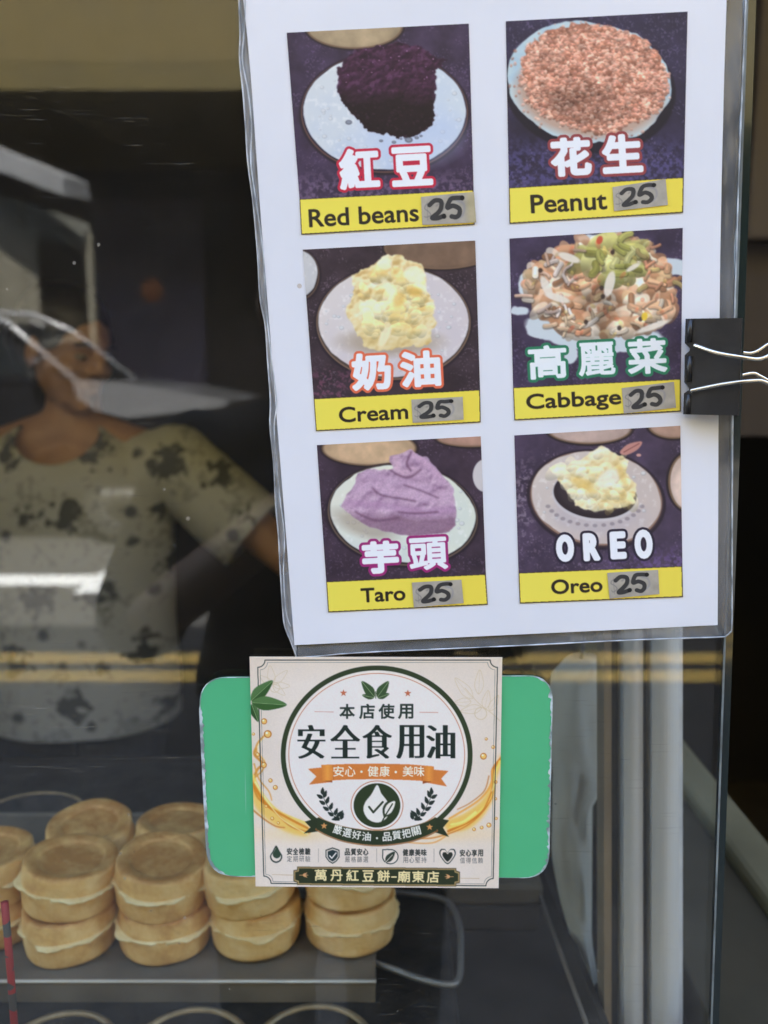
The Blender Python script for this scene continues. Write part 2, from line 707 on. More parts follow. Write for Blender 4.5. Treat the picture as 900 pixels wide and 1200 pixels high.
def grid_obj(name, co, m, parent=None, ink_c=None, smooth=True):
    ny, nx = co.shape[0] - 1, co.shape[1] - 1
    me = bpy.data.meshes.new(name)
    nv = (nx + 1) * (ny + 1)
    me.vertices.add(nv)
    me.vertices.foreach_set("co", co.reshape(-1).astype(np.float32))
    i = np.arange(ny)[:, None] * (nx + 1) + np.arange(nx)[None, :]
    f = np.stack([i, i + nx + 1, i + nx + 2, i + 1], -1).reshape(-1)
    me.loops.add(nx * ny * 4)
    me.loops.foreach_set("vertex_index", f.astype(np.int32))
    me.polygons.add(nx * ny)
    me.polygons.foreach_set("loop_start", (np.arange(nx * ny) * 4).astype(np.int32))
    me.polygons.foreach_set("use_smooth", np.ones(nx * ny, bool))
    me.update(calc_edges=True)
    if ink_c is not None:
        at_ = me.color_attributes.new("ink", 'FLOAT_COLOR', 'POINT')
        rgba = np.ones((nv, 4), np.float32)
        rgba[:, :3] = ink_c.reshape(-1, 3)
        at_.data.foreach_set("color", rgba.reshape(-1))
    me.materials.append(m)
    o = bpy.data.objects.new(name, me)
    COL.objects.link(o)
    if parent is not None:
        o.parent = parent
    return o


# ------------------------------------------------------------------ the six pictures of the menu
def griddle_bg(A, base, speck):
    n = A.fbm(60, 5)
    A.a *= (0.72 + 0.56 * n)[..., None]
    f = A.fbm(5, 3)
    m = np.clip((f - .62) / .1, 0, 1) * np.clip((A.fbm(70, 2) - .42) / .15, 0, 1)
    A.put(m, speck, .55)


def batter(A, cx, cy, rx, ry, col, rim, rot=0, edge=(60, 50, 60), shade=(190, 200, 215), bub=30):
    A.put(A.ell(cx, cy + 6, rx + 16, ry + 14, rot, 5), (34, 28, 36), .8)
    A.put(A.ell(cx, cy + 4, rx + 9, ry + 8, rot, 2), rim)
    A.put(A.ell(cx, cy + 2, rx + 4, ry + 4, rot, 2), edge)
    m = A.ell(cx, cy, rx, ry, rot, 3, warp=8, wcell=60)
    A.put(m, col)
    A.put(m * np.clip((cx - A.X) / rx * .6 + .3, 0, 1), (236, 230, 216), .4)
    g = np.clip((A.Y - cy) / ry * .5 + .5, 0, 1) * np.clip(A.fbm(90, 3) * 1.5 - .2, 0, 1)
    A.put(m * g, shade, .6)
    A.put(m * np.clip((A.fbm(16, 3) - .6) / .2, 0, 1), (252, 252, 252), .35)
    for _ in range(bub):
        a, q = A.rng.uniform(0, 6.28), A.rng.uniform(.62, .93)
        x, y, r = cx + rx * q * math.cos(a), cy + ry * q * math.sin(a), A.rng.uniform(3, 10)
        A.put(A.ell(x, y, r, r * .8, 0, 2) * m, (150, 155, 160), .35)
        A.put(A.ell(x - 1, y - 1, r * .72, r * .55, 0, 2) * m, (235, 238, 240), .6)


def mould(A, cx, cy, rx, ry, col=(150, 126, 96), al=1.0):
    A.put(A.ell(cx, cy, rx + 14, ry + 12, 0, 3), (40, 32, 36), al)
    A.put(A.ell(cx, cy, rx + 7, ry + 6, 0, 3), (122, 98, 78), al)
    A.put(A.ell(cx, cy, rx, ry, 0, 3), col, al)
    A.put(A.ell(cx, cy + ry * .2, rx * .8, ry * .75, 0, 14), tuple(min(255, c * 1.18) for c in col), .7 * al)
    A.a *= (1 + (A.fbm(40, 4) - .5)[..., None] * .25 * A.ell(cx, cy, rx, ry, 0, 3)[..., None])


def lump(A, m, light, mid, dark, cell=50, lo=.3, hi=.7, contrast=1.0, seed_dir=(0.5, 1.0), octv=5, sm=1.6):
    """relief-lit lumpy filling from a noise height field, as the printed picture shows it"""
    n = A.fbm(cell, octv, .6)
    gx, gy = np.gradient(blur(n, sm), axis=1), np.gradient(blur(n, sm), axis=0)
    sh = np.clip(.5 + (gx * seed_dir[0] + gy * seed_dir[1]) * cell * .55 * contrast, 0, 1)
    c = np.where(sh[..., None] < .5, np.array(dark) + (np.array(mid) - np.array(dark)) * (sh[..., None] * 2),
                 np.array(mid) + (np.array(light) - np.array(mid)) * (sh[..., None] * 2 - 1))
    mm = m[..., None]
    A.a = A.a * (1 - mm) + c * mm


def label_strip(A, quad, word, bx, rot=-3.2):
    A.put(A.poly([(x, y) for x, y in quad], .6), (60, 55, 30))
    cx = sum(p[0] for p in quad) / 4
    cy = sum(p[1] for p in quad) / 4
    q2 = [(x + (3 if x < cx else -3), y + (2.5 if y < cy else -3)) for x, y in quad]
    m = A.poly(q2, .6)
    A.put(m, (255, 226, 92))
    A.put(m * np.clip((A.X - q2[0][0]) / (q2[1][0] - q2[0][0]), 0, 1), (252, 218, 82), .8)
    A.text(word, bx, (42, 38, 30), rot, bold=1.7)


def art_red_bean():
    A = Art(900, 840, 280, 0, 3.0, (62, 50, 72), 11)
    griddle_bg(A, None, (122, 100, 140))
    A.put(np.clip((A.Y - 590) / 60, 0, 1) * np.clip((A.fbm(12, 4) - .45) / .2, 0, 1), (140, 118, 148), .55)
    mould(A, 405, 92, 165, 74, (158, 140, 112))
    batter(A, 512, 392, 285, 204, (212, 222, 230), (96, 70, 66), 0, (40, 34, 52), (176, 194, 224), 60)
    A.put(A.ell(600, 470, 180, 110, 0, 60), (190, 206, 236), .5)
    blk = A.poly([(345, 250), (372, 205), (430, 170), (500, 162), (560, 148), (650, 165), (690, 205), (735, 212), (692, 245), (692, 345), (682, 440),
                  (600, 488), (540, 478), (455, 455), (395, 400), (352, 345)], 1.4, 22, 18)
    lump(A, blk, (92, 56, 88), (60, 32, 54), (34, 18, 32), 46, contrast=.9, sm=2.4)
    A.put(blk * np.clip((A.Y - 305 - (A.fbm(60, 3) - .5) * 60) / 60, 0, 1), (24, 14, 20), .9)
    A.blobs(blk * (A.Y < 330), 130, (3, 9), [(78, 46, 74), (58, 30, 50), (96, 62, 94), (40, 20, 36)], (1.2, 2.6), .45)
    A.blobs(blk * (A.Y < 290), 26, (1.2, 2.6), [(188, 150, 190), (150, 110, 160)], (1, 2), .8)
    A.blobs(blk * (A.Y > 330), 120, (2, 5), [(46, 28, 40), (16, 10, 16), (58, 38, 52)], (1, 2), .5)
    for x, y, r in ((597, 492, 14), (545, 500, 8), (500, 495, 7), (625, 484, 8), (386, 430, 12), (640, 478, 6), (570, 488, 5)):
        A.put(A.ell(x, y, r, r * .7, 0, 2), (74, 76, 88), .7)
        A.put(A.ell(x, y - 1, r * .6, r * .42, 0, 2), (150, 158, 170), .7)
    A.a = blur(A.a, 1.2)
    A.title('紅', (344, 513, 505, 676), (196, 44, 70))
    A.title('豆', (527, 506, 691, 665), (196, 44, 70))
    return A


def art_peanut():
    A = Art(900, 764, 570, 0, 900 / 330, (50, 44, 66), 12)
    griddle_bg(A, None, (124, 112, 150))
    A.put(np.clip((A.Y - 420) / 90, 0, 1) * np.clip((A.fbm(10, 4) - .4) / .25, 0, 1), (110, 104, 168), .5)
    A.put(A.ell(330, 282, 276, 206, 8, 6), (24, 20, 30), .8)
    b = A.ell(328, 264, 262, 194, 8, 3, 22, 60)
    A.put(b, (196, 216, 222))
    A.put(b * np.clip((A.fbm(50, 4) - .45) / .3, 0, 1), (168, 196, 214), .6)
    m = A.ell(343, 240, 226, 160, 6, 4, 46, 34)
    A.put(A.ell(330, 300, 235, 140, 6, 26) * b, (190, 150, 128), .8)
    A.put(m, (186, 124, 100))
    pal = [(204, 150, 126), (190, 134, 112), (218, 168, 146), (166, 110, 88), (196, 140, 122), (230, 190, 168), (146, 96, 78)]
    A.blobs(np.clip(A.ell(343, 252, 236, 168, 6, 4, 40, 30), 0, 1), 4200, (2.5, 7.5), pal, (1, 1.7), .7, .45)
    n = A.fbm(30, 4)
    A.a *= (1 + (n - .5)[..., None] * .5 * m[..., None])
    A.mul(m * np.clip((A.ell(300, 335, 110, 60, 10, 50)), 0, 1), .78)
    A.blobs(b * (1 - m), 90, (3, 6), pal, (1, 1.4), .6, .4)
    A.a = blur(A.a, 1.3)
    A.title('花', (197, 430, 346, 574), (146, 66, 70))
    A.title('生', (361, 420, 510, 564), (146, 66, 70))
    return A


def art_cream():
    A = Art(900, 745, 300, 270, 900 / 290, (58, 47, 54), 13)
    griddle_bg(A, None, (140, 120, 140))
    mould(A, 672, 62, 200, 74, (112, 90, 74))
    batter(A, 158, 158, 64, 84, (206, 206, 206), (92, 74, 64), 0, (50, 42, 44), (180, 184, 190), 5)
    batter(A, 500, 332, 272, 200, (216, 208, 208), (122, 100, 84), 0, (74, 62, 58), (200, 192, 204), 46)
    c = A.poly([(345, 165), (375, 152), (420, 125), (448, 100), (478, 86), (540, 96), (600, 122), (620, 165), (612, 205), (650, 262), (652, 330),
                (640, 405), (600, 428), (540, 420), (480, 438), (400, 428), (362, 360), (328, 292), (352, 235)], 1.6, 26, 26)
    A.put(A.ell(490, 405, 175, 50, 0, 30), (150, 128, 96), .5)
    lump(A, c, (254, 247, 218), (243, 226, 172), (212, 178, 112), 84, contrast=.85, octv=4, sm=3)
    A.put(c * np.clip((A.Y - 270) / 140, 0, 1), (210, 186, 124), .45)
    A.blobs(A.poly([(370, 200), (480, 130), (590, 170), (620, 300), (600, 390), (420, 390)], 2), 60, (10, 30), [(246, 230, 164), (238, 216, 142), (250, 240, 192), (222, 194, 118)], (1, 2.2), .34, .5)
    for x, y, rx, ry, ro in ((480, 205, 14, 38, -35), (468, 385, 16, 44, 25), (470, 120, 26, 22, 0), (575, 160, 40, 30, 20)):
        A.put(A.ell(x, y, rx, ry, ro, 8), (252, 246, 212), .75)
    A.put(A.ell(575, 222, 30, 16, 10, 14), (214, 168, 76), .7)
    A.put(A.ell(520, 250, 20, 30, 20, 16), (222, 182, 96), .6)
    A.put(np.clip((A.Y - 480) / 60, 0, 1) * np.clip((A.fbm(9, 4) - .5) / .2, 0, 1) * (A.X < 360), (140, 84, 112), .6)
    A.a = blur(A.a, 1.4)
    A.title('奶', (339, 437, 502, 592), (228, 112, 78))
    A.title('油', (516, 429, 682, 580), (228, 112, 78))
    return A


def art_cabbage():
    A = Art(900, 703, 580, 260, 900 / 320, (64, 54, 76), 14)
    griddle_bg(A, None, (128, 112, 150))
    for x, y, rx, ry in ((590, 148, 60, 28), (150, 355, 48, 34), (80, 292, 30, 14), (100, 200, 24, 40), (330, 62, 60, 22), (250, 430, 24, 36), (330, 365, 230, 60)):
        A.put(A.ell(x, y, rx, ry, 8, 4, 16, 30), (206, 216, 222))
    c = A.poly([(100, 205), (140, 140), (200, 104), (270, 68), (330, 56), (400, 58), (455, 78), (508, 52), (522, 92), (550, 130), (590, 190), (580, 240), (592, 300),
                (535, 352), (450, 372), (350, 380), (250, 372), (160, 325), (110, 268)], 1.6, 30, 24)
    A.put(c, (158, 124, 98))
    pal = [(204, 172, 142), (188, 148, 116), (220, 204, 182), (166, 120, 88), (206, 160, 124), (150, 110, 82), (226, 214, 196), (200, 144, 110), (184, 158, 120)]
    def shreds(mask, n, wd, ln, pal):
        ys, xs = np.where(mask > .5)
        idx = np.sort(A.rng.integers(0, len(ys), n))
        for q in idx:
            x, y = float(xs[q]), float(ys[q])
            th, L, b = A.rng.uniform(0, 6.28), A.rng.uniform(*ln), A.rng.normal(0, .7)
            p = []
            for k in range(6):
                p.append((x, y))
                x += L / 5 * math.cos(th); y += L / 5 * math.sin(th) * .7
                th += b / 5
            w = A.rng.uniform(*wd)
            col = np.array(pal[A.rng.integers(len(pal))]) * A.rng.uniform(.85, 1.1)
            x0, x1 = int(max(0, min(a for a, _ in p) - 14)), int(min(A.w, max(a for a, _ in p) + 14))
            y0, y1 = int(max(0, min(b_ for _, b_ in p) - 14)), int(min(A.h, max(b_ for _, b_ in p) + 14))
            sub_ = Art.__new__(Art)
            sub_.w, sub_.h, sub_.a = x1 - x0, y1 - y0, A.a[y0:y1, x0:x1]
            if sub_.w < 3 or sub_.h < 3:
                continue
            sub_.Y, sub_.X = A.Y[:y1 - y0, :x1 - x0], A.X[:y1 - y0, :x1 - x0]
            pp = [(a - x0, b_ - y0) for a, b_ in p]
            sub_.put(sub_.line([(a + 1, b_ + 4) for a, b_ in pp], w + 3, 4), col * .42, .55)
            sub_.put(sub_.line(pp, w, 2), col, .92)
            sub_.put(sub_.line([(a - .5, b_ - w * .22) for a, b_ in pp], w * .35, 2), np.minimum(255, col * 1.22), .6)
            A.a[y0:y1, x0:x1] = sub_.a
    A.blobs(c, 260, (12, 28), pal, (1.1, 2.3), .75, .38)
    A.a = A.a * (1 - c[..., None]) + blur(A.a, 1.6) * c[..., None]
    shreds(c, 60, (9, 22), (18, 40), pal)
    up = c * A.ell(405, 120, 120, 70, -10, 20)
    A.blobs(up, 26, (16, 34), [(176, 172, 104), (196, 192, 134), (150, 148, 84)], (1.1, 1.9), .75, .45)
    shreds(up, 14, (12, 24), (26, 56), [(178, 174, 100), (160, 158, 86), (196, 192, 132), (140, 136, 72)])
    shreds(c * (A.X < 260), 20, (6, 14), (26, 60), [(222, 206, 196), (204, 172, 150), (214, 190, 178)])
    shreds(c * (A.X > 430) * (A.Y < 290), 16, (6, 15), (26, 56), [(206, 148, 116), (212, 166, 130), (190, 168, 112)])
    shreds(c * (A.Y > 300) * (A.Y < 360), 16, (7, 16), (26, 60), [(216, 206, 194), (214, 190, 158), (186, 160, 132)])
    A.blobs(c, 40, (4, 8), [(222, 190, 104), (208, 116, 80), (190, 100, 72)], (1, 2.4), .45, .3)
    lump_n = A.fbm(60, 3)
    A.a *= (1 + (lump_n - .5)[..., None] * .5 * c[..., None])
    A.mul(c * A.ell(345, 270, 80, 60, 0, 40), .78)
    for x, y, rx, ry, ro in ((245, 118, 38, 13, 20), (378, 205, 16, 44, 14), (170, 215, 14, 40, -25), (455, 150, 26, 8, -30), (520, 345, 60, 10, -20), (205, 250, 44, 12, 18)):
        A.put(A.ell(x, y, rx, ry, ro, 4), (238, 230, 216), .9)
    for x, y in ((352, 218), (356, 246), (410, 350), (388, 100), (300, 330), (480, 320), (150, 160)):
        A.put(A.ell(x, y, 7, 8, 0, 3), (48, 36, 34), .85)
    A.put(A.ell(345, 60, 10, 14, 20, 3), (206, 80, 60), .9)
    A.put(A.ell(493, 312, 10, 14, 10, 3), (238, 200, 60), .9)
    A.a = blur(A.a, 1.5)
    for t, b in (('高', (102, 398, 247, 528)), ('麗', (266, 388, 406, 517)), ('菜', (428, 376, 577, 511))):
        A.title(t, b, (44, 124, 90), (236, 250, 246), 9, 3.4 if t == '麗' else 4.2)
    return A


def art_taro():
    A = Art(900, 840, 300, 500, 3.0, (62, 50, 62), 15)
    griddle_bg(A, None, (116, 96, 120))
    mould(A, 398, 76, 160, 56, (184, 156, 124))
    mould(A, 760, 40, 120, 26, (160, 126, 110))
    A.put(A.ell(806, 172, 44, 58, 0, 3), (210, 204, 204))
    batter(A, 516, 306, 256, 170, (226, 230, 214), (104, 88, 78), 6, (44, 38, 40), (198, 214, 220), 40)
    A.put(A.ell(380, 345, 110, 40, 20, 30), (150, 130, 110), .5)
    t = A.poly([(296, 284), (322, 240), (350, 205), (360, 165), (398, 148), (440, 156), (480, 148), (470, 108), (545, 82), (600, 112), (660, 172), (695, 222),
                (700, 270), (705, 345), (680, 372), (560, 388), (470, 372), (400, 356), (345, 320)], 1.6, 14, 30)
    lump(A, t, (222, 196, 214), (190, 158, 184), (140, 106, 136), 80, contrast=.7, octv=4, sm=2.5)
    A.a = A.a * (1 - .35 * t[..., None]) + blur(A.a, 5) * .35 * t[..., None]
    A.put(t * np.clip((A.Y - 300 + (A.fbm(70, 3) - .5) * 60) / 30, 0, 1), (136, 104, 126), .75)
    for pts, w, col in (([(350, 215), (430, 210), (520, 240), (600, 250), (690, 240)], 34, (206, 174, 200)),
                        ([(380, 160), (440, 180), (500, 195), (600, 215)], 26, (200, 168, 196)),
                        ([(320, 270), (420, 275), (520, 290), (610, 300), (690, 290)], 26, (184, 146, 180)),
                        ([(490, 110), (510, 160), (560, 150)], 24, (212, 178, 198)),
                        ([(540, 90), (600, 130), (660, 190)], 22, (208, 172, 200))):
        A.put(blur(A.line(pts, w, 10, True), 5) * t, col, .75)
    for pts, w in (([(410, 215), (440, 240), (520, 255), (560, 262)], 7), ([(520, 205), (580, 225), (640, 250)], 6), ([(500, 300), (560, 305), (640, 300)], 7),
                   ([(470, 150), (500, 170), (540, 178), (580, 150)], 7), ([(545, 90), (530, 130), (545, 155)], 8), ([(350, 300), (420, 330), (500, 320)], 7)):
        A.put(blur(A.line(pts, w, 4, True), 2.5) * t, (104, 70, 96), .7)
    A.a *= (1 + (A.fbm(4, 2) - .5)[..., None] * .16 * t[..., None])
    A.a = blur(A.a, 1.2)
    A.title('芋', (364, 393, 513, 527), (158, 44, 116))
    A.title('頭', (530, 381, 684, 514), (158, 44, 116), ow=9, bold=4)
    return A


def art_cookie():
    A = Art(900, 788, 580, 490, 900 / 320, (72, 60, 80), 16)
    griddle_bg(A, None, (150, 132, 158))
    A.put(np.clip((A.fbm(10, 4) - .5) / .2, 0, 1) * A.ell(95, 270, 40, 130, 0, 40), (172, 156, 172), .6)
    A.put(np.clip((A.Y - 400) / 80, 0, 1) * np.clip((A.fbm(11, 4) - .45) / .2, 0, 1) * np.clip((A.X - 300) / 200, 0, 1), (122, 96, 160), .6)
    mould(A, 310, 34, 135, 46, (176, 154, 144))
    mould(A, 590, 22, 80, 40, (170, 140, 124))
    mould(A, 640, 210, 62, 92, (206, 184, 170))
    batter(A, 334, 262, 214, 150, (208, 194, 186), (70, 54, 58), 8, (150, 120, 104), (190, 176, 178), 18)
    A.put(A.ell(335, 322, 150, 60, 0, 30), (188, 180, 190), .5)
    A.put(A.ell(330, 258, 142, 82, 6, 3), (206, 200, 202))
    A.put(A.ell(330, 250, 137, 80, 6, 2.5), (46, 38, 44))
    A.put(A.ell(330, 246, 122, 68, 6, 10), (66, 56, 62), .6)
    for k in range(15):
        a = R(20 + k * 10)
        A.put(A.ell(330 + 165 * math.cos(a), 258 + 96 * math.sin(a), 8, 6, 0, 3), (110, 98, 106), .45)
    c = A.poly([(182, 162), (235, 152), (290, 136), (318, 112), (348, 92), (400, 114), (440, 140), (436, 178), (466, 222), (462, 282), (420, 290), (380, 300),
                (330, 314), (270, 292), (238, 240), (204, 200)], 1.4, 18, 24)
    lump(A, c, (254, 249, 228), (244, 231, 184), (216, 188, 124), 80, contrast=.8, octv=4, sm=3)
    A.blobs(c, 50, (8, 22), [(250, 240, 198), (240, 224, 164), (252, 248, 224), (222, 194, 122)], (1, 2), .34, .45)
    A.put(A.ell(375, 200, 26, 44, 60, 10), (250, 248, 236), .7)
    A.put(A.ell(285, 215, 44, 16, 30, 14), (228, 190, 96), .6)
    A.put(A.ell(420, 190, 12, 40, -20, 10), (222, 186, 104), .55)
    A.put(A.poly([(412, 112), (440, 86), (485, 78), (470, 104), (432, 122)], 1.2, smooth=True), (196, 140, 130))
    A.put(A.line([(425, 112), (475, 84)], 4), (150, 96, 90))
    A.put(A.ell(474, 122, 8, 5, 0, 2), (210, 160, 150))
    A.a = blur(A.a, 1.2)
    for t, b in (('O', (194, 376, 270, 483)), ('R', (283, 371, 355, 480)), ('E', (372, 366, 442, 474)), ('O', (453, 360, 529, 473))):
        A.title(t, b, (40, 34, 52), (250, 250, 252), 8, 7, -3)
    return A


PANELS = [
    ("red bean", art_red_bean, [(168, 115), (808, 83), (825, 668), (213, 700)], [(213, 700), (825, 668), (829, 790), (219, 825)],
     "Red beans", (246, 726, 633, 790), [(640, 692), (826, 674), (834, 782), (645, 791)]),
    ("peanut", art_peanut, [(62, 68), (643, 37), (631, 567), (72, 600)], [(72, 600), (631, 567), (629, 680), (74, 715)],
     "Peanut", (142, 617, 386, 677), [(403, 598), (573, 572), (580, 655), (408, 675)]),
    ("cream", art_cream, [(170, 70), (797, 37), (815, 580), (210, 612)], [(210, 612), (815, 580), (817, 698), (218, 730)],
     "Cream", (302, 637, 554, 694), [(565, 615), (752, 605), (755, 688), (570, 700)]),
    ("cabbage", art_cabbage, [(48, 55), (619, 20), (613, 518), (60, 546)], [(60, 546), (613, 518), (613, 625), (64, 654)],
     "Cabbage", (104, 560, 417, 626), [(418, 548), (590, 527), (597, 612), (425, 632)]),
    ("taro", art_taro, [(214, 65), (790, 34), (808, 519), (247, 545)], [(247, 545), (808, 519), (815, 626), (254, 653)],
     "Taro", (369, 565, 526, 616), [(548, 548), (722, 538), (730, 620), (555, 636)]),
    ("chocolate cookie", art_cookie, [(64, 57), (611, 25), (618, 488), (78, 510)], [(78, 510), (618, 488), (620, 590), (82, 611)],
     "Oreo", (186, 529, 355, 578), [(370, 510), (538, 500), (542, 580), (378, 595)]),
]


def art_price(seed):
    """grey tape with a hand-written 25 over an older, paler price"""
    A = Art(640, 340, 0, 0, 1, (170, 164, 152), seed)
    A.a *= (0.9 + .2 * A.fbm(120, 3))[..., None]
    j = lambda p, s=6: [(x + A.rng.normal(0, s * .5), y + A.rng.normal(0, s * .5)) for x, y in p]
    g = (112, 112, 116)
    A.put(blur(A.line(j([(105, 100), (60, 95), (40, 140), (80, 175), (100, 220), (60, 255), (30, 240)]), 13, 4, True), 3), g, .6)
    A.put(blur(A.line([(70, 70), (66, 285)], 8, 4), 3), g, .5)
    A.put(blur(A.line(j([(180, 120), (240, 90), (280, 130), (220, 210), (170, 250), (290, 260)]), 18, 6, True), 5), g, .5)
    A.put(blur(A.line(j([(420, 80), (500, 110), (515, 190), (470, 260), (400, 270)]), 20, 6, True), 6), (130, 132, 148), .5)
    k = (46, 46, 48)
    A.put(A.line(j([(100, 105), (165, 62), (235, 78), (232, 150), (190, 205), (120, 262), (185, 268), (262, 250)]), 54, 6, True), k, .92)
    A.put(A.line(j([(490, 55), (420, 52), (350, 60), (312, 150), (380, 138), (445, 175), (452, 235), (405, 270), (352, 258)]), 54, 6, True), k, .92)
    A.put(A.ell(262, 250, 27, 29, 0, 5), (18, 18, 20))
    A.put(A.ell(494, 56, 27, 28, 0, 5), (18, 18, 20))
    return A
# ------------------------------------------------------------------ the cooking-oil sticker artwork
def star(A, x, y, r, col):
    p = []
    for i in range(10):
        a = -math.pi / 2 + i * math.pi / 5
        q = r if i % 2 == 0 else r * .42
        p.append((x + q * math.cos(a), y + q * math.sin(a)))
    A.put(A.poly(p, .7), col)


def leaf_shape(x, y, dx, dy, wd):
    L = math.hypot(dx, dy)
    nx, ny = -dy / L * wd, dx / L * wd
    return [(x, y), (x + dx * .3 + nx, y + dy * .3 + ny), (x + dx * .65 + nx * .8, y + dy * .65 + ny * .8), (x + dx, y + dy),
            (x + dx * .65 - nx * .8, y + dy * .65 - ny * .8), (x + dx * .3 - nx, y + dy * .3 - ny)]


def art_sticker():
    A = Art(900, 816, 280, 760, 900 / 320, (222, 212, 203), 21)
    n = A.fbm(260, 3)
    A.a += ((n - .5) * 14)[..., None]
    A.put(np.clip(1 - A.Y / 120, 0, 1), (214, 200, 184), .7)
    A.put(np.clip((150 - np.minimum(A.X, 900 - A.X)) / 150, 0, 1), (216, 202, 186), .5)
    GREEN, BROWN, DARK = (50, 62, 42), (192, 132, 100), (36, 48, 44)
    GOLD = (206, 190, 158)
    # faint golden sprigs in the two upper corners
    for (x, y, dx, dy, w) in ((110, 118, -8, -62, 12), (112, 118, 48, -46, 11), (112, 120, 56, 4, 11), (106, 118, -36, -28, 10), (112, 120, 40, 34, 10)):
        p = leaf_shape(x, y, dx, dy, w)
        A.put(A.line([*spline([(a, b, 0) for a, b in p], 5, True)] and [tuple(q[:2]) for q in spline([(a, b, 0) for a, b in p], 5, True)] + [p[0]], 1.6, 1.0), GOLD, .9)
    A.put(A.ell(118, 128, 17, 17) - A.ell(118, 128, 15, 15), GOLD, .9)
    for (x, y, dx, dy, w) in ((770, 165, -58, -68, 16), (790, 150, 4, -80, 14), (765, 175, -55, 4, 13), (800, 195, -70, 12, 14), (810, 200, 12, -62, 13), (826, 205, 30, -50, 12)):
        p = leaf_shape(x, y, dx, dy, w)
        q = [tuple(k[:2]) for k in spline([(a, b, 0) for a, b in p], 5, True)]
        A.put(A.line(q + [q[0]], 1.8, 1.0), GOLD, .95)
        A.put(A.line([(x, y), (x + dx, y + dy)], 1.3, 1.0), GOLD, .8)
    A.put(A.line([(745, 130), (790, 180), (835, 215), (862, 240)], 2, 1, True), GOLD)
    A.put(A.ell(797, 214, 21, 21) - A.ell(797, 214, 18.5, 18.5), GOLD)
    # golden oil splashes
    glow = np.exp(-((A.Y - 612) / 26) ** 2) * np.clip(1 - np.abs(A.X - 450) / 480, 0, 1)
    A.put(glow * np.clip((np.abs(A.X - 450) - 120) / 120, 0, 1), (240, 200, 128), .85)
    A.put(A.poly([(40, 400), (62, 452), (90, 500), (150, 548), (228, 585), (222, 618), (150, 602), (88, 560), (52, 520), (40, 470)], 5, smooth=True), (238, 190, 96), .9)
    A.put(A.poly([(690, 600), (680, 570), (740, 545), (800, 500), (832, 440), (862, 350), (866, 380), (846, 440), (836, 500), (800, 560), (750, 598)], 5, smooth=True), (240, 188, 88), .9)
    S = [([(56, 330), (52, 350), (78, 380), (60, 400), (48, 440), (62, 490), (110, 530), (170, 585), (232, 606)], 9, (202, 138, 54)),
         ([(46, 420), (70, 470), (120, 530), (180, 560), (236, 580)], 11, (246, 206, 110)),
         ([(48, 450), (92, 515), (150, 552), (226, 592)], 10, (206, 128, 40)),
         ([(54, 440), (84, 488), (140, 560), (226, 612)], 4, (252, 232, 176)),
         ([(44, 530), (80, 560), (120, 585), (150, 590)], 6, (196, 130, 62)),
         ([(90, 282), (62, 312), (58, 340), (84, 372), (78, 400), (54, 424)], 7, (206, 150, 70)),
         ([(92, 284), (66, 314), (64, 340), (88, 372)], 2.5, (250, 226, 160)),
         ([(50, 380), (66, 430), (98, 470), (108, 500)], 5, (214, 152, 66)),
         ([(866, 362), (838, 400), (838, 450), (826, 500), (780, 556), (690, 602)], 12, (200, 118, 36)),
         ([(860, 372), (842, 420), (836, 470), (810, 520), (750, 570), (696, 590)], 8, (250, 214, 110)),
         ([(836, 400), (830, 450), (790, 500), (720, 545), (694, 560)], 8, (226, 162, 72)),
         ([(834, 470), (800, 540), (740, 590), (650, 622), (590, 626)], 6, (204, 130, 52)),
         ([(824, 420), (808, 470), (760, 510), (720, 530)], 4, (190, 120, 60)),
         ([(846, 400), (844, 440), (834, 470)], 4, (252, 232, 176)),
         ([(690, 612), (640, 640), (560, 640)], 5, (222, 164, 84)),
         ([(780, 540), (740, 570), (700, 580)], 9, (252, 222, 130))]
    for p, w, c in S:
        A.put(blur(A.line(p, (w, w * .7), 2, True), 1.2), c, .9)
    for x, y, r in ((83, 240, 10), (95, 282, 13), (62, 350, 7), (82, 384, 10), (104, 435, 7), (120, 458, 8), (806, 355, 11), (838, 325, 6), (815, 298, 5), (846, 440, 6),
                    (846, 495, 5), (824, 582, 8), (800, 590, 6), (848, 560, 5), (110, 560, 6), (130, 575, 5), (775, 596, 6), (90, 520, 5), (48, 282, 5)):
        A.put(A.ell(x, y, r, r, 0, 1.5), (188, 122, 52))
        A.put(A.ell(x, y, r * .7, r * .7, 0, 1.5), (238, 190, 110))
        A.put(A.ell(x - r * .25, y - r * .3, r * .3, r * .3, 0, 1.5), (255, 244, 214))
    # frame with hollow corners
    def frame(l0, l1, r0, r1, t, b0, b1, q, w, col, al=1.0):
        pts = []
        for cx, cy, a0 in ((l0, t, 90), (r0, t, 180), (r1, b1, 270), (l1, b0, 0)):
            seq = [a0 - k * 15 for k in range(7)]
            pts += [(cx + q * math.cos(R(a)), cy + q * math.sin(R(a))) for a in seq]
        A.put(A.line(pts + [pts[0]], w, 1.0), col, al)
    frame(62, 82, 852, 838, 38, 774, 782, 24, 3.4, DARK, .95)
    frame(70, 88, 844, 832, 46, 768, 776, 24, 1.4, DARK, .6)
    # the round badge
    cx, cy = 454, 350
    A.put(A.ell(cx, cy, 316, 294, 0, 1.8), GREEN)
    A.put(A.ell(cx, cy, 300, 278, 0, 1.8), (226, 219, 213))
    A.put(A.ell(cx, cy, 291, 269, 0, 1.8), BROWN)
    A.put(A.ell(cx, cy, 288.5, 266.5, 0, 1.8), (228, 222, 220))
    under = np.clip((A.Y - 606) / 4, 0, 1) * (np.abs(A.X - 454) < 320)
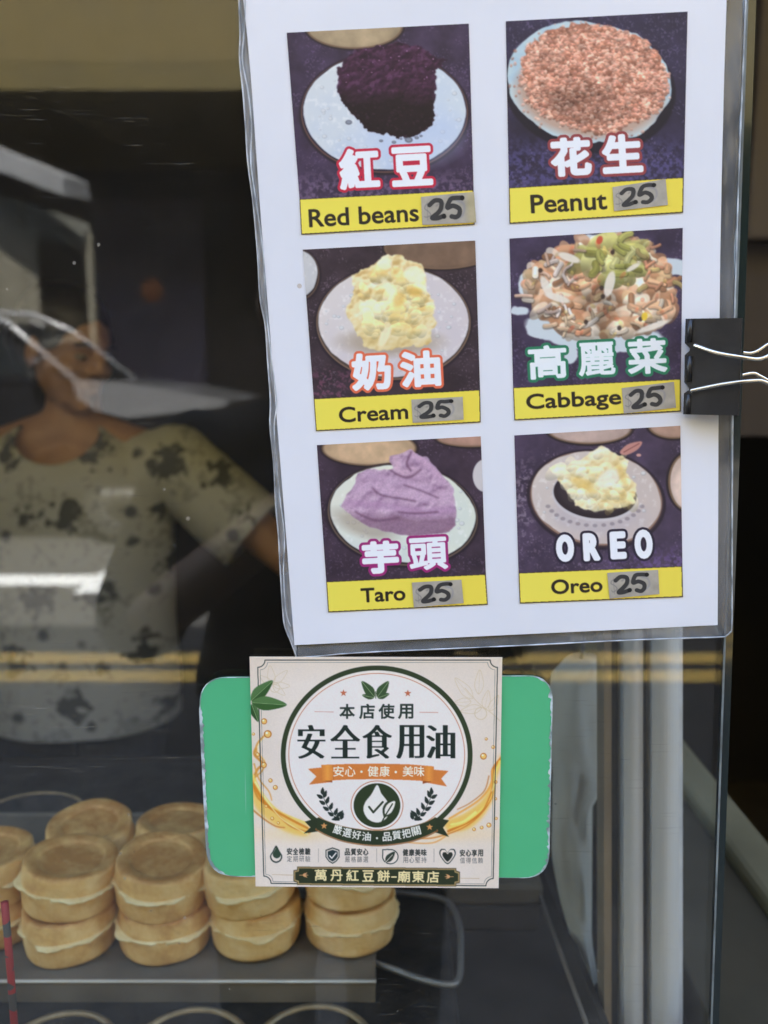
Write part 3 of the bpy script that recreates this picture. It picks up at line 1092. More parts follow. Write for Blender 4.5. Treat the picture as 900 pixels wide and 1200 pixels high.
    for p in (leaf_shape(447, 160, -42, -52, 15), leaf_shape(456, 160, 38, -52, 15), leaf_shape(446, 162, -40, -8, 9), leaf_shape(458, 163, 38, -14, 9)):
        A.put(A.poly(p, .8, smooth=True), (58, 82, 52))
        A.put(A.line([p[0], p[3]], 1.6, 1.0), (170, 190, 150), .8)
    A.put(A.line([(451, 142), (451, 164)], 2.4), (58, 82, 52))
    star(A, 345, 147, 12, (186, 106, 76))
    star(A, 557, 148, 12, (186, 106, 76))
    A.put(A.line([(250, 208), (311, 209)], 2, 1), (200, 148, 128))
    A.put(A.line([(596, 210), (656, 211)], 2, 1), (200, 148, 128))
    for t, x0, x1 in (('本', 332, 383), ('店', 397, 449), ('使', 461, 514), ('用', 525, 576)):
        A.text(t, (x0, 183, x1, 233), (40, 54, 48), 0, 1.6)
    for t, x0, x1 in (('安', 193, 286), ('全', 300, 402), ('食', 406, 507), ('用', 518, 612), ('油', 616, 714)):
        A.song(t, (x0, 250, x1, 363), (34, 46, 42), 4, 4.4, 3.2)
    # orange ribbon
    O, OD, OL = (206, 124, 62), (150, 80, 38), (232, 160, 74)
    A.put(A.poly([(228, 397), (290, 391), (308, 440), (231, 449), (256, 422)], .8), O)
    A.put(A.poly([(606, 440), (622, 398), (691, 404), (667, 429), (686, 455)], .8), O)
    A.put(A.poly([(275, 436), (308, 432), (308, 442)], .8), OD)
    A.put(A.poly([(606, 432), (640, 438), (606, 446)], .8), OD)
    top = [(272, 384), (360, 381), (460, 380), (560, 382), (643, 389)]
    bot = [(643, 439), (560, 434), (460, 431), (360, 432), (275, 437)]
    rb = A.poly(top + bot, .8)
    A.put(rb, O)
    A.put(rb * np.clip(1 - np.abs(A.X - 292) / 22, 0, 1), OL, .9)
    A.put(rb * np.clip(1 - np.abs(A.X - 626) / 18, 0, 1), OL, .7)
    A.put(A.line([(310, 385), (312, 432)], 1.6), OD, .5)
    A.put(A.line([(604, 388), (604, 434)], 1.6), OD, .5)
    CR = (252, 240, 224)
    for t, x0, x1 in (('安', 311, 347), ('心', 350, 385), ('健', 425, 461), ('康', 464, 498), ('美', 540, 576), ('味', 578, 612)):
        A.text(t, (x0, 388, x1, 423), CR, 1, .6)
    A.put(A.ell(404, 406, 4, 4), CR)
    A.put(A.ell(517, 407, 4, 4), CR)
    # emblem
    ex, ey = 455, 517
    A.put(A.ell(ex, ey, 87, 82, 0, 1.6) - A.ell(ex, ey, 84, 79, 0, 1.6), BROWN)
    A.put(A.ell(ex, ey, 77, 73, 0, 1.6), (48, 60, 40))
    A.put(A.poly([(456, 450), (470, 478), (490, 505), (497, 532), (486, 560), (458, 574), (428, 564), (411, 536), (416, 508), (436, 482)], .9, smooth=True), (228, 224, 220))
    A.put(A.line([(429, 522), (443, 540), (474, 506)], 7), (48, 60, 40))
    A.put(A.poly([(478, 556), (474, 528), (488, 506), (520, 496), (520, 522), (508, 546), (488, 554)], .9, smooth=True), (48, 60, 40))
    A.put(A.poly([(483, 549), (481, 530), (492, 512), (514, 503), (513, 520), (503, 540), (490, 548)], .9, smooth=True), (228, 224, 220))
    A.put(A.line([(470, 574), (484, 548), (506, 512)], 4.5, 1.2, True), (48, 60, 40))
    for sg in (1, -1):
        fx_ = lambda x: x if sg > 0 else 911 - x
        st = [(274, 470), (278, 488), (286, 508), (298, 528), (314, 546), (334, 560)]
        A.put(A.line([(fx_(x), y) for x, y in st], 2, 1, True), DARK, .8)
        def lf(x, y, dx, dy):
            A.put(A.poly(leaf_shape(fx_(x), y, sg * dx, dy, 6.0), .7, smooth=True), DARK)
        lf(275, 482, 2, -24)
        for x, y in st[1:]:
            lf(x + 2, y + 4, 9, -24)
            lf(x - 1, y + 6, -20, -12)
        lf(322, 556, 22, -22)
        lf(330, 560, -24, 4)
    # dark curved banner
    A.put(A.poly([(217, 571), (266, 557), (262, 603), (214, 610), (236, 590)], .8), (44, 54, 38))
    A.put(A.poly([(644, 557), (693, 567), (673, 591), (692, 621), (646, 606)], .8), (44, 54, 38))
    tp = [(262, 556), (300, 572), (360, 590), (455, 600), (550, 590), (610, 574), (648, 556)]
    bt = [(652, 600), (610, 620), (550, 638), (455, 648), (360, 637), (300, 618), (256, 596)]
    tp = [tuple(p[:2]) for p in spline([(a, b, 0) for a, b in tp], 6)]
    bt = [tuple(p[:2]) for p in spline([(a, b, 0) for a, b in bt], 6)]
    A.put(A.line(bt, 9, 1.5), (150, 100, 60), .8)
    A.put(A.poly(tp + bt, .8), (46, 57, 40))
    A.put(A.line(tp, 2, 1), (176, 138, 90), .8)
    star(A, 281, 585, 12, (206, 148, 92))
    star(A, 629, 589, 12, (206, 148, 92))
    for t, x, y, r in (('嚴', 326, 598, 14), ('選', 357, 608, 10), ('好', 389, 615, 6), ('油', 421, 620, 3), ('品', 489, 621, -3), ('質', 521, 616, -6), ('把', 553, 610, -10), ('關', 585, 602, -14)):
        A.text(t, (x - 15, y - 15, x + 15, y + 15), (226, 226, 222), r, .7)
    A.put(A.ell(455, 625, 3.5, 3.5), (226, 226, 222))
    # row of four promises
    D2, MID = (52, 56, 54), (96, 94, 92)
    for cols, t1, t2 in (((158, 238), '安全檢驗', '定期研驗'), ((349, 429), '品質安心', '嚴格篩選'), ((540, 621), '健康美味', '用心堅持'), ((728, 807), '安心享用', '值得信賴')):
        w = (cols[1] - cols[0]) / 4
        for i in range(4):
            x = cols[0] + i * w
            yo = (cols[0] - 158) / 650 * 6
            A.text(t1[i], (x + .5, 658 + yo, x + w - 1.5, 681 + yo), D2, 0, .8)
            A.text(t2[i], (x + 1, 684 + yo, x + w - 2, 704 + yo), MID, 0, .3)
    for x in (262, 454, 643):
        A.put(A.line([(x, 660), (x, 704)], 1.4, 1), (150, 140, 130))
    dr = [(123, 650), (134, 668), (143, 684), (138, 700), (123, 707), (108, 700), (103, 684), (112, 668)]
    A.put(A.poly(dr, .8, smooth=True), DARK)
    A.put(A.poly([(123 + (x - 123) * .8, 683 + (y - 683) * .8) for x, y in dr], .8, smooth=True), (224, 214, 206))
    A.put(A.poly([(125 + (x - 123) * .66, 676 + (y - 683) * .66) for x, y in dr], .8, smooth=True), (50, 70, 56))
    sh = [(309, 656), (332, 664), (332, 688), (322, 702), (309, 710), (296, 702), (286, 688), (286, 664)]
    A.put(A.poly(sh, .8), DARK)
    A.put(A.poly([(309 + (x - 309) * .86, 683 + (y - 683) * .86) for x, y in sh], .8), (224, 214, 206))
    A.put(A.poly([(309 + (x - 309) * .72, 683 + (y - 683) * .72) for x, y in sh], .8), (40, 56, 60))
    A.put(A.line([(299, 683), (306, 691), (320, 674)], 4), (228, 224, 220))
    for q, col in ((1.0, DARK), (.88, (224, 214, 206))):
        A.put(A.ell(499, 686, 27 * q, 25 * q, 0, 1.4), col)
        A.put(A.poly([(499 - 26 * q, 686 - 24 * q), (499 - 5 * q, 686 - 25 * q), (499 - 26 * q, 686 - 2 * q)], .8), col)
    A.put(A.poly(leaf_shape(484, 704, 30, -34, 11), .8, smooth=True), (44, 56, 46))
    A.put(A.line([(482, 706), (506, 680)], 2, 1), (224, 214, 206))
    ht = lambda q, cx, cy: [(cx, cy - 12 * q), (cx + 9 * q, cy - 22 * q), (cx + 22 * q, cy - 22 * q), (cx + 27 * q, cy - 8 * q), (cx + 18 * q, cy + 10 * q), (cx, cy + 27 * q),
                            (cx - 18 * q, cy + 10 * q), (cx - 27 * q, cy - 8 * q), (cx - 22 * q, cy - 22 * q), (cx - 9 * q, cy - 22 * q)]
    A.put(A.poly(ht(1.0, 688, 684), .8, smooth=True), DARK)
    A.put(A.poly(ht(.87, 688, 684), .8, smooth=True), (224, 214, 206))
    A.put(A.poly(ht(.62, 688, 686), .8, smooth=True), (44, 50, 46))
    # name plate
    def plate(i, col):
        x0, x1, y0, y1, q = 182 + i, 727 - i, 721 + i, 778 - i, 12
        sl = 5
        p = [(x0 + q, y0), (x1 - q, y0 + sl), (x1 - q, y0 + sl + 8), (x1, y0 + sl + q), (x1, y1 + sl - q), (x1 - q, y1 + sl - q + 2), (x1 - q, y1 + sl),
             (x0 + q, y1), (x0 + q, y1 - 8), (x0, y1 - q), (x0, y0 + q), (x0 + q, y0 + q - 2)]
        A.put(A.poly(p, .8), col)
    plate(-2, (96, 84, 60))
    plate(1, (170, 146, 100))
    plate(4, (46, 54, 38))
    GT = (236, 216, 166)
    for t, x0, x1, y in (('萬', 250, 291, 728), ('丹', 302, 343, 729), ('紅', 354, 396, 729), ('豆', 407, 447, 731), ('餅', 456, 499, 731), ('廟', 523, 566, 733), ('東', 571, 613, 733), ('店', 619, 661, 734)):
        A.text(t, (x0, y, x1, y + 39), GT, 0, 1.2)
    A.put(A.line([(504, 753), (518, 753)], 5), GT)
    for x, s_, y in ((214, 1, 747), (693, -1, 752)):
        for q in (-1, 0, 1):
            A.put(A.poly(leaf_shape(x - 4 * s_, y, 16 * s_, q * 8, 2.6), .6), (206, 156, 110))
        A.put(A.line([(x - 14 * s_, y), (x + 14 * s_, y)], 2, 1), (206, 156, 110))
    A.put(A.line([(110, 745), (181, 747)], 1.6, 1), (190, 166, 124))
    A.put(A.line([(729, 757), (792, 758)], 1.6, 1), (190, 166, 124))
    # olive leaves over the left edge
    for p, c in ((leaf_shape(40, 172, 72, -66, 20), (50, 84, 44)), (leaf_shape(42, 178, 116, 8, 22), (56, 92, 48)), (leaf_shape(42, 184, 22, 58, 13), (44, 74, 40))):
        m = A.poly(p, .9, smooth=True)
        A.put(m, c)
        dx, dy = p[3][0] - p[0][0], p[3][1] - p[0][1]
        side = np.clip(((A.X - p[0][0]) * dy - (A.Y - p[0][1]) * dx) / 600 + .3, 0, 1)
        A.put(m * side, (96, 132, 84), .6)
        A.put(A.line([p[0], p[3]], 1.8, 1.0) * m, (150, 176, 130), .8)
    A.a *= (1 + (A.fbm(3, 1) - .5) * .03)[..., None]
    return A


STICKER_QUAD = [(35, 27), (868, 29), (856, 790), (55, 784)]
# ------------------------------------------------------------------ figures: blobs merged into one skin
def ball(bm, c, r, rot=None, sub=2):
    q = bmesh.ops.create_icosphere(bm, subdivisions=sub, radius=1.0)
    r = (r, r, r) if isinstance(r, (int, float)) else r
    c = Vector(c)
    for v in q['verts']:
        p = Vector((v.co.x * r[0], v.co.y * r[1], v.co.z * r[2]))
        if rot is not None:
            p = rot @ p
        v.co = c + p


def limb(bm, pts, rs, n=14):
    """tapered limb: closed tube with round ends"""
    tube(bm, pts, rs, n)
    ball(bm, pts[0], rs[0] * .995)
    ball(bm, pts[-1], rs[-1] * .995)
    for p, r in zip(pts[1:-1], rs[1:-1]):
        ball(bm, p, r * .995)


def skin(name, bm, voxel, m, parent, smooth=6):
    me = bpy.data.meshes.new(name)
    bm.to_mesh(me)
    bm.free()
    o = bpy.data.objects.new(name, me)
    COL.objects.link(o)
    md = o.modifiers.new("r", 'REMESH')
    md.mode = 'VOXEL'
    md.voxel_size = voxel
    sm = o.modifiers.new("s", 'SMOOTH')
    sm.factor = 0.5
    sm.iterations = smooth
    bpy.context.view_layer.update()
    ev = o.evaluated_get(bpy.context.evaluated_depsgraph_get())
    n = bpy.data.meshes.new_from_object(ev)
    o.modifiers.clear()
    o.data = n
    bpy.data.meshes.remove(me)
    o.name = name
    n.materials.clear()
    n.materials.append(m)
    n.polygons.foreach_set("use_smooth", [True] * len(n.polygons))
    o.parent = parent
    return o


def mid(a, b, t=.5):
    return Vector(a) * (1 - t) + Vector(b) * t


def hand(bm, w, d, nrm, curl, side, spread=.02):
    """palm, four bent fingers of different length and a thumb leaving the side of the palm"""
    d, nrm = Vector(d).normalized(), Vector(nrm).normalized()
    ac = d.cross(nrm).normalized() * side
    M = Matrix((ac, d, nrm)).transposed()
    ball(bm, Vector(w) + d * .048, (.040, .050, .015), M)
    limb(bm, [Vector(w) - d * .01, Vector(w) + d * .03], [.026, .028])
    for k, (o, L) in enumerate(((-.029, .062), (-.010, .074), (.010, .078), (.029, .070))):
        p = Vector(w) + d * .088 + ac * o
        pts, a, dirn = [p - d * .02, p], 0, d.copy()
        for seg in (.45, .32, .25):
            a += curl
            dirn = (d * math.cos(a) + nrm * math.sin(a)).normalized()
            pts.append(pts[-1] + dirn * L * seg)
        limb(bm, pts, [.0095, .0092, .0085, .0078, .0065], 10)
    b = Vector(w) + d * .03 + ac * .03
    limb(bm, [b, b + (ac * .7 + d * .6).normalized() * .034, b + (ac * .6 + d * .8).normalized() * .05 + nrm * .018,
              b + d * .062 + ac * .03 + nrm * .036], [.013, .0115, .0105, .008], 10)


def head_blobs(bm, c, M, s=1.0):
    """skull, jaw, nose, brows, lips, chin and ears; M turns the head, +x is where it looks"""
    P = lambda x, y, z: Vector(c) + M @ (Vector((x, y, z)) * s)
    E = lambda p, r: ball(bm, P(*p), tuple(q * s for q in r), M)
    E((-.012, 0, .03), (.095, .076, .085))
    E((.012, 0, -.03), (.072, .062, .075))
    E((.034, 0, -.075), (.040, .040, .034))
    E((.062, 0, -.092), (.020, .022, .016))
    E((.070, 0, .028), (.016, .042, .010))
    limb(bm, [P(.080, 0, .018), P(.098, 0, -.016)], [.008 * s, .0125 * s], 10)
    E((.088, .012, -.022), (.010, .008, .007)); E((.088, -.012, -.022), (.010, .008, .007))
    for sg in (-1, 1):
        E((.052, sg * .036, -.022), (.026, .024, .022))
        E((-.008, sg * .078, -.008), (.018, .008, .030))
        E((-.004, sg * .077, -.030), (.009, .007, .012))
    E((.080, 0, -.052), (.010, .024, .006))
    E((.079, 0, -.063), (.010, .020, .007))


def eyes(parent, c, M, white, dark, s=1.0):
    for sg in (-1, 1):
        bm = bmesh.new()
        p = Vector(c) + M @ (Vector((.071, sg * .031, .004)) * s)
        ball(bm, p, (.010 * s, .013 * s, .0052 * s), M, 3)
        e = obj("eye", bm, white, parent, True)
        bm = bmesh.new()
        ball(bm, p + M @ Vector((.0058 * s, 0, -.001)), (.0050 * s, .0065 * s, .0046 * s), M, 2)
        obj("iris", bm, dark, e, True)
        bm = bmesh.new()
        limb(bm, [Vector(c) + M @ (Vector((.078, sg * .014, .026)) * s), Vector(c) + M @ (Vector((.082, sg * .032, .032)) * s),
                  Vector(c) + M @ (Vector((.070, sg * .050, .025)) * s)], [.003, .004, .002], 8)
        obj("eyebrow", bm, dark, parent, True)


# ------------------------------------------------------------------ materials
M_ASPHALT = mat("asphalt", (.046, .043, .038), .85, var=.35, scale=60, bump=.5, bscale=400)
M_PAVE = mat("paving", (.075, .066, .055), .8, var=.2, scale=9, bump=.3)
M_YELLOW = mat("yellow_road_paint", (.90, .56, .13), .6, var=.12, scale=18, bump=.2)
M_WHITE_PAINT = mat("white_road_paint", (.62, .62, .6), .6, var=.12, scale=18, bump=.2)
M_FACADE = mat("ochre_render", (.092, .066, .015), .8, var=.08, scale=2.2, bump=.3, bscale=80)
M_FACADE_SHADE = mat("shaded_ochre_band", (.072, .052, .008), .8, var=.1, scale=2.2, bump=.3)  # darker copy of the ochre render, beam shade put into the colour
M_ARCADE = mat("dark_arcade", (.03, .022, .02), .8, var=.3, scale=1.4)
M_VIOLET = mat("violet_shutter", (.075, .062, .10), .6, var=.2, scale=1.1)
M_CREAM = mat("cream_tile", (.11, .10, .072), .5, var=.12, scale=6)
M_GREYSHEET = mat("grey_sheet_metal", (.17, .17, .17), .5, var=.1, scale=4)
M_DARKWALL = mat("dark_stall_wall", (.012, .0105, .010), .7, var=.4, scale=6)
M_BROWNWALL = mat("brown_stall_board", (.045, .036, .032), .6, var=.2, scale=3, stretch=(8, 8, 1))
M_STALL = mat("stall_steel", (.42, .42, .41), .38, metal=.9, var=.12, scale=7, stretch=(1, 1, 14), bump=.1)
M_TRAY = mat("worn_tray_steel", (.15, .12, .085), .6, spec=.25, metal=.1, var=.25, scale=16, bump=.25, bscale=50)
M_GRIDDLE = mat("seasoned_griddle_iron", (.024, .020, .016), .58, spec=.2, metal=0.0, var=.5, scale=40, bump=.5)
M_RING = mat("bronze_mould_rim", (.27, .19, .10), .45, metal=.4, var=.3, scale=50)
M_WIRE = mat("handle_wire", (.22, .205, .18), .45, metal=.5, var=.15, scale=40)
M_NICKEL = mat("nickel_wire", (.72, .66, .54), .22, metal=1.0, var=.08, scale=80)
M_CLIP = mat("black_clip_enamel", (.014, .014, .015), .33, var=.25, scale=60, bump=.12)
M_POST = mat("grey_aluminium", (.52, .50, .465), .5, metal=.15, var=.1, scale=4, stretch=(12, 12, .5), bump=.1)
M_TAN = mat("tan_edge_strip", (.24, .18, .11), .6, var=.2, scale=9)
M_BAG = mat("pale_plastic_bag", (.37, .345, .28), .6, var=.22, scale=7, bump=.6, bscale=16)
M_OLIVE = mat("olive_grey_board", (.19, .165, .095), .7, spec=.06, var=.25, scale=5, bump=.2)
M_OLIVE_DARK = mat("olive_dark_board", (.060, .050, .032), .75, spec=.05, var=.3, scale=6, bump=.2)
M_BOX = mat("brown_tin", (.085, .066, .042), .6, spec=.2, metal=0.0, var=.25, scale=8)
M_BOXDARK = mat("sooty_steel", (.028, .022, .016), .75, spec=.05, metal=0.0, var=.4, scale=10)
M_SKIN = mat("skin", (.36, .20, .125), .55, var=.1, scale=20, bump=.1)
M_HAIR = mat("black_hair", (.010, .008, .007), .45, var=.4, scale=60, stretch=(1, 1, .2), bump=.6)
M_EYEW = mat("eye_white", (.30, .25, .21), .3, var=.03)
M_EYED = mat("eye_dark", (.012, .010, .009), .25, var=.1)
M_NAVY = mat("navy_denim", (.020, .024, .038), .8, var=.3, scale=90, bump=.3)
M_BLACKCLOTH = mat("black_cotton", (.010, .010, .010), .85, var=.3, scale=60, bump=.3)
M_SHOE = mat("shoe_rubber", (.03, .03, .03), .6, var=.2)
M_PHONE = mat("phone_glass", (.01, .01, .012), .15, var=.1)
M_GREEN = None
M_WINDOWGLASS = glass_mat("clear_glass", (.95, .975, .965), .24, haze=.007, hazecol=(.70, .62, .52), ior=1.58)
M_EDGE = mat("green_glass_edge", (.012, .022, .019), .12, var=.5, scale=30, stretch=(1, 1, .15), coat=.6)
M_POUCH = glass_mat("laminating_film", (.80, .81, .82), .35, rough=.12, haze=.16, hazecol=(.62, .63, .64), scratch=False)
M_FOLD = glass_mat("milky_film_fold", (.78, .79, .80), .35, rough=.3, haze=.46, hazecol=(.66, .67, .68), scratch=False)
M_PRINT = print_mat("printed_card", .42, .05)
M_GLOSSPRINT = print_mat("printed_sticker", .38, .04)
M_TAPE = print_mat("marker_on_tape", .5, .1)
M_PAPER = mat("white_paper", (.82, .82, .845), .40, var=.012, scale=9, spec=.35)
def paper_mat():
    m, t, p, out = nodes_of("speckled_white_paper")
    N, L = t.nodes.new, t.links.new
    tc = N("ShaderNodeTexCoord")
    v = N("ShaderNodeTexVoronoi"); v.inputs["Scale"].default_value = 46
    L(tc.outputs["Object"], v.inputs["Vector"])
    n = N("ShaderNodeTexNoise"); n.inputs["Scale"].default_value = 30; n.inputs["Detail"].default_value = 3
    L(tc.outputs["Object"], n.inputs["Vector"])
    th = N("ShaderNodeMapRange"); th.inputs["From Min"].default_value = .52; th.inputs["From Max"].default_value = .75; th.inputs["To Min"].default_value = 0; th.inputs["To Max"].default_value = .10
    L(n.outputs["Fac"], th.inputs["Value"])
    lt = N("ShaderNodeMath"); lt.operation = 'LESS_THAN'
    L(v.outputs["Distance"], lt.inputs[0]); L(th.outputs[0], lt.inputs[1])
    ml = N("ShaderNodeMath"); ml.operation = 'MULTIPLY'; ml.inputs[1].default_value = .55
    L(lt.outputs[0], ml.inputs[0])
    sm = N("ShaderNodeTexNoise"); sm.inputs["Scale"].default_value = 9; sm.inputs["Detail"].default_value = 5
    L(tc.outputs["Object"], sm.inputs["Vector"])
    r = N("ShaderNodeValToRGB")
    r.color_ramp.elements[0].position, r.color_ramp.elements[0].color = .36, (.79, .795, .825, 1)
    r.color_ramp.elements[1].position, r.color_ramp.elements[1].color = .56, (.83, .83, .855, 1)
    L(sm.outputs["Fac"], r.inputs[0])
    mx = N("ShaderNodeMix"); mx.data_type = 'RGBA'
    L(ml.outputs[0], mx.inputs[0]); L(r.outputs[0], mx.inputs[6]); mx.inputs[7].default_value = (.45, .33, .20, 1)
    L(mx.outputs[2], p.inputs["Base Color"])
    p.inputs["Roughness"].default_value = .36
    p.inputs["Specular IOR Level"].default_value = .4
    b = N("ShaderNodeBump"); b.inputs["Strength"].default_value = .25; b.inputs["Distance"].default_value = .006
    L(sm.outputs["Fac"], b.inputs["Height"]); L(b.outputs[0], p.inputs["Normal"])
    return m


M_PAPER = paper_mat()
M_CARPAINT = mat("black_car_paint", (.010, .010, .012), .12, var=.05, coat=1.0)
M_CARGLASS = mat("dark_car_glass", (.012, .014, .016), .05, var=.05, coat=.5)
M_CHROME = mat("chrome", (.75, .75, .76), .12, metal=1.0, var=.03)
M_TYRE = mat("tyre_rubber", (.015, .015, .015), .8, var=.3, scale=40)
M_LAMP = mat("lamp_glass", (.55, .56, .58), .15, var=.1, coat=.6)
M_RED = mat("red_lamp_glass", (.35, .02, .02), .2, var=.1)
M_CORD = None


def shirt_mat():
    """khaki tee printed with loose dark figures and heart-sized dots"""
    m, t, p, out = nodes_of("printed_tee")
    N, L = t.nodes.new, t.links.new
    tc = N("ShaderNodeTexCoord")
    mp = N("ShaderNodeMapping")
    mp.inputs["Scale"].default_value = (1, .25, 1)
    L(tc.outputs["Object"], mp.inputs[0])
    base = N("ShaderNodeTexNoise"); base.inputs["Scale"].default_value = 9
    L(mp.outputs[0], base.inputs["Vector"])
    rb = N("ShaderNodeValToRGB")
    rb.color_ramp.elements[0].color = (.37, .38, .39, 1)
    rb.color_ramp.elements[1].color = (.44, .45, .45, 1)
    L(base.outputs["Fac"], rb.inputs[0])
    def spots(scale, rad, jag, jscale, seed):
        of = N("ShaderNodeVectorMath"); of.operation = 'ADD'; of.inputs[1].default_value = (seed, seed * .7, seed * 1.3)
        L(mp.outputs[0], of.inputs[0])
        v = N("ShaderNodeTexVoronoi"); v.inputs["Scale"].default_value = scale; v.inputs["Randomness"].default_value = .55
        L(of.outputs[0], v.inputs["Vector"])
        n = N("ShaderNodeTexNoise"); n.inputs["Scale"].default_value = jscale; n.inputs["Detail"].default_value = 3
        L(of.outputs[0], n.inputs["Vector"])
        a = N("ShaderNodeMath"); a.operation = 'MULTIPLY_ADD'; a.inputs[1].default_value = jag; a.inputs[2].default_value = -jag * .5
        L(n.outputs["Fac"], a.inputs[0])
        s = N("ShaderNodeMath"); s.operation = 'ADD'
        L(v.outputs["Distance"], s.inputs[0]); L(a.outputs[0], s.inputs[1])
        r = N("ShaderNodeMapRange"); r.inputs["From Min"].default_value = rad; r.inputs["From Max"].default_value = rad + .09
        r.inputs["To Min"].default_value = 1; r.inputs["To Max"].default_value = 0
        L(s.outputs[0], r.inputs["Value"])
        return r.outputs[0]
    big = spots(8.0, .20, .85, 50, 3.1)
    small = spots(12.0, .10, .3, 40, 7.7)
    faint = spots(8.5, .2, 1.9, 60, 12.4)
    c1 = N("ShaderNodeMix"); c1.data_type = 'RGBA'
    f1 = N("ShaderNodeMath"); f1.operation = 'MULTIPLY'; f1.inputs[1].default_value = .45
    L(faint, f1.inputs[0]); L(f1.outputs[0], c1.inputs[0])
    L(rb.outputs[0], c1.inputs[6]); c1.inputs[7].default_value = (.12, .13, .12, 1)
    mxm = N("ShaderNodeMath"); mxm.operation = 'MAXIMUM'
    L(big, mxm.inputs[0]); L(small, mxm.inputs[1])
    f2 = N("ShaderNodeMath"); f2.operation = 'MULTIPLY'; f2.inputs[1].default_value = .9
    L(mxm.outputs[0], f2.inputs[0])
    c2 = N("ShaderNodeMix"); c2.data_type = 'RGBA'
    L(f2.outputs[0], c2.inputs[0]); L(c1.outputs[2], c2.inputs[6]); c2.inputs[7].default_value = (.028, .032, .036, 1)
    L(c2.outputs[2], p.inputs["Base Color"])
    p.inputs["Roughness"].default_value = .85
    return m


M_TEE = shirt_mat()


def cake_mat(name, c1, c2, c3):
    """baked crust: mottled golden brown, darker where the flat face met the iron, paler on the sides"""
    m, t, p, out = nodes_of(name)
    N, L = t.nodes.new, t.links.new
    tc = N("ShaderNodeTexCoord")
    oi = N("ShaderNodeObjectInfo")
    ad = N("ShaderNodeVectorMath"); ad.operation = 'ADD'
    L(tc.outputs["Object"], ad.inputs[0]); L(oi.outputs["Location"], ad.inputs[1])
    n = N("ShaderNodeTexNoise"); n.inputs["Scale"].default_value = 62; n.inputs["Detail"].default_value = 7; n.inputs["Roughness"].default_value = .65
    L(ad.outputs[0], n.inputs["Vector"])
    geo = N("ShaderNodeNewGeometry")
    sp = N("ShaderNodeSeparateXYZ")
    tg = N("ShaderNodeVectorTransform"); tg.vector_type = 'NORMAL'; tg.convert_from = 'WORLD'; tg.convert_to = 'OBJECT'
    L(geo.outputs["Normal"], tg.inputs[0]); L(tg.outputs[0], sp.inputs[0])
    ab = N("ShaderNodeMath"); ab.operation = 'ABSOLUTE'
    L(sp.outputs["Z"], ab.inputs[0])
    ma = N("ShaderNodeMath"); ma.operation = 'MULTIPLY_ADD'; ma.inputs[1].default_value = .42
    L(ab.outputs[0], ma.inputs[0]); L(n.outputs["Fac"], ma.inputs[2])
    r = N("ShaderNodeValToRGB")
    e = r.color_ramp.elements
    e[0].position, e[0].color = .30, (*c1, 1)
    e[1].position, e[1].color = .95, (*c3, 1)
    q = e.new(.62); q.color = (*c2, 1)
    nb_ = N("ShaderNodeTexNoise"); nb_.inputs["Scale"].default_value = 24; nb_.inputs["Detail"].default_value = 3
    L(ad.outputs[0], nb_.inputs["Vector"])
    mb = N("ShaderNodeMath"); mb.operation = 'MULTIPLY_ADD'; mb.inputs[1].default_value = .62
    L(nb_.outputs["Fac"], mb.inputs[0]); L(ma.outputs[0], mb.inputs[2])
    mc = N("ShaderNodeMath"); mc.operation = 'SUBTRACT'; mc.inputs[1].default_value = .30
    rv = N("ShaderNodeMath"); rv.operation = 'MULTIPLY_ADD'; rv.inputs[1].default_value = .22; rv.inputs[2].default_value = -.11
    L(oi.outputs["Random"], rv.inputs[0])
    rs_ = N("ShaderNodeMath"); rs_.operation = 'ADD'
    L(mb.outputs[0], rs_.inputs[0]); L(rv.outputs[0], rs_.inputs[1])
    L(rs_.outputs[0], mc.inputs[0])
    L(mc.outputs[0], r.inputs[0])
    n2 = N("ShaderNodeTexNoise"); n2.inputs["Scale"].default_value = 260; n2.inputs["Detail"].default_value = 5
    L(ad.outputs[0], n2.inputs["Vector"])
    b = N("ShaderNodeBump"); b.inputs["Strength"].default_value = .6; b.inputs["Distance"].default_value = .0014
    L(n2.outputs["Fac"], b.inputs["Height"]); L(b.outputs[0], p.inputs["Normal"])
    L(r.outputs[0], p.inputs["Base Color"])
    p.inputs["Roughness"].default_value = .62
    p.inputs["Subsurface Weight"].default_value = .06
    p.inputs["Subsurface Radius"].default_value = (.006, .003, .001)
    return m


M_CAKE = cake_mat("baked_crust", (.88, .60, .25), (.74, .43, .135), (.47, .20, .040))
M_CAKE_PALE = cake_mat("lighter_crust", (.90, .65, .30), (.80, .50, .18), (.58, .285, .07))
M_FRILL = cake_mat("pale_batter", (.90, .74, .42), (.86, .68, .35), (.72, .50, .21))


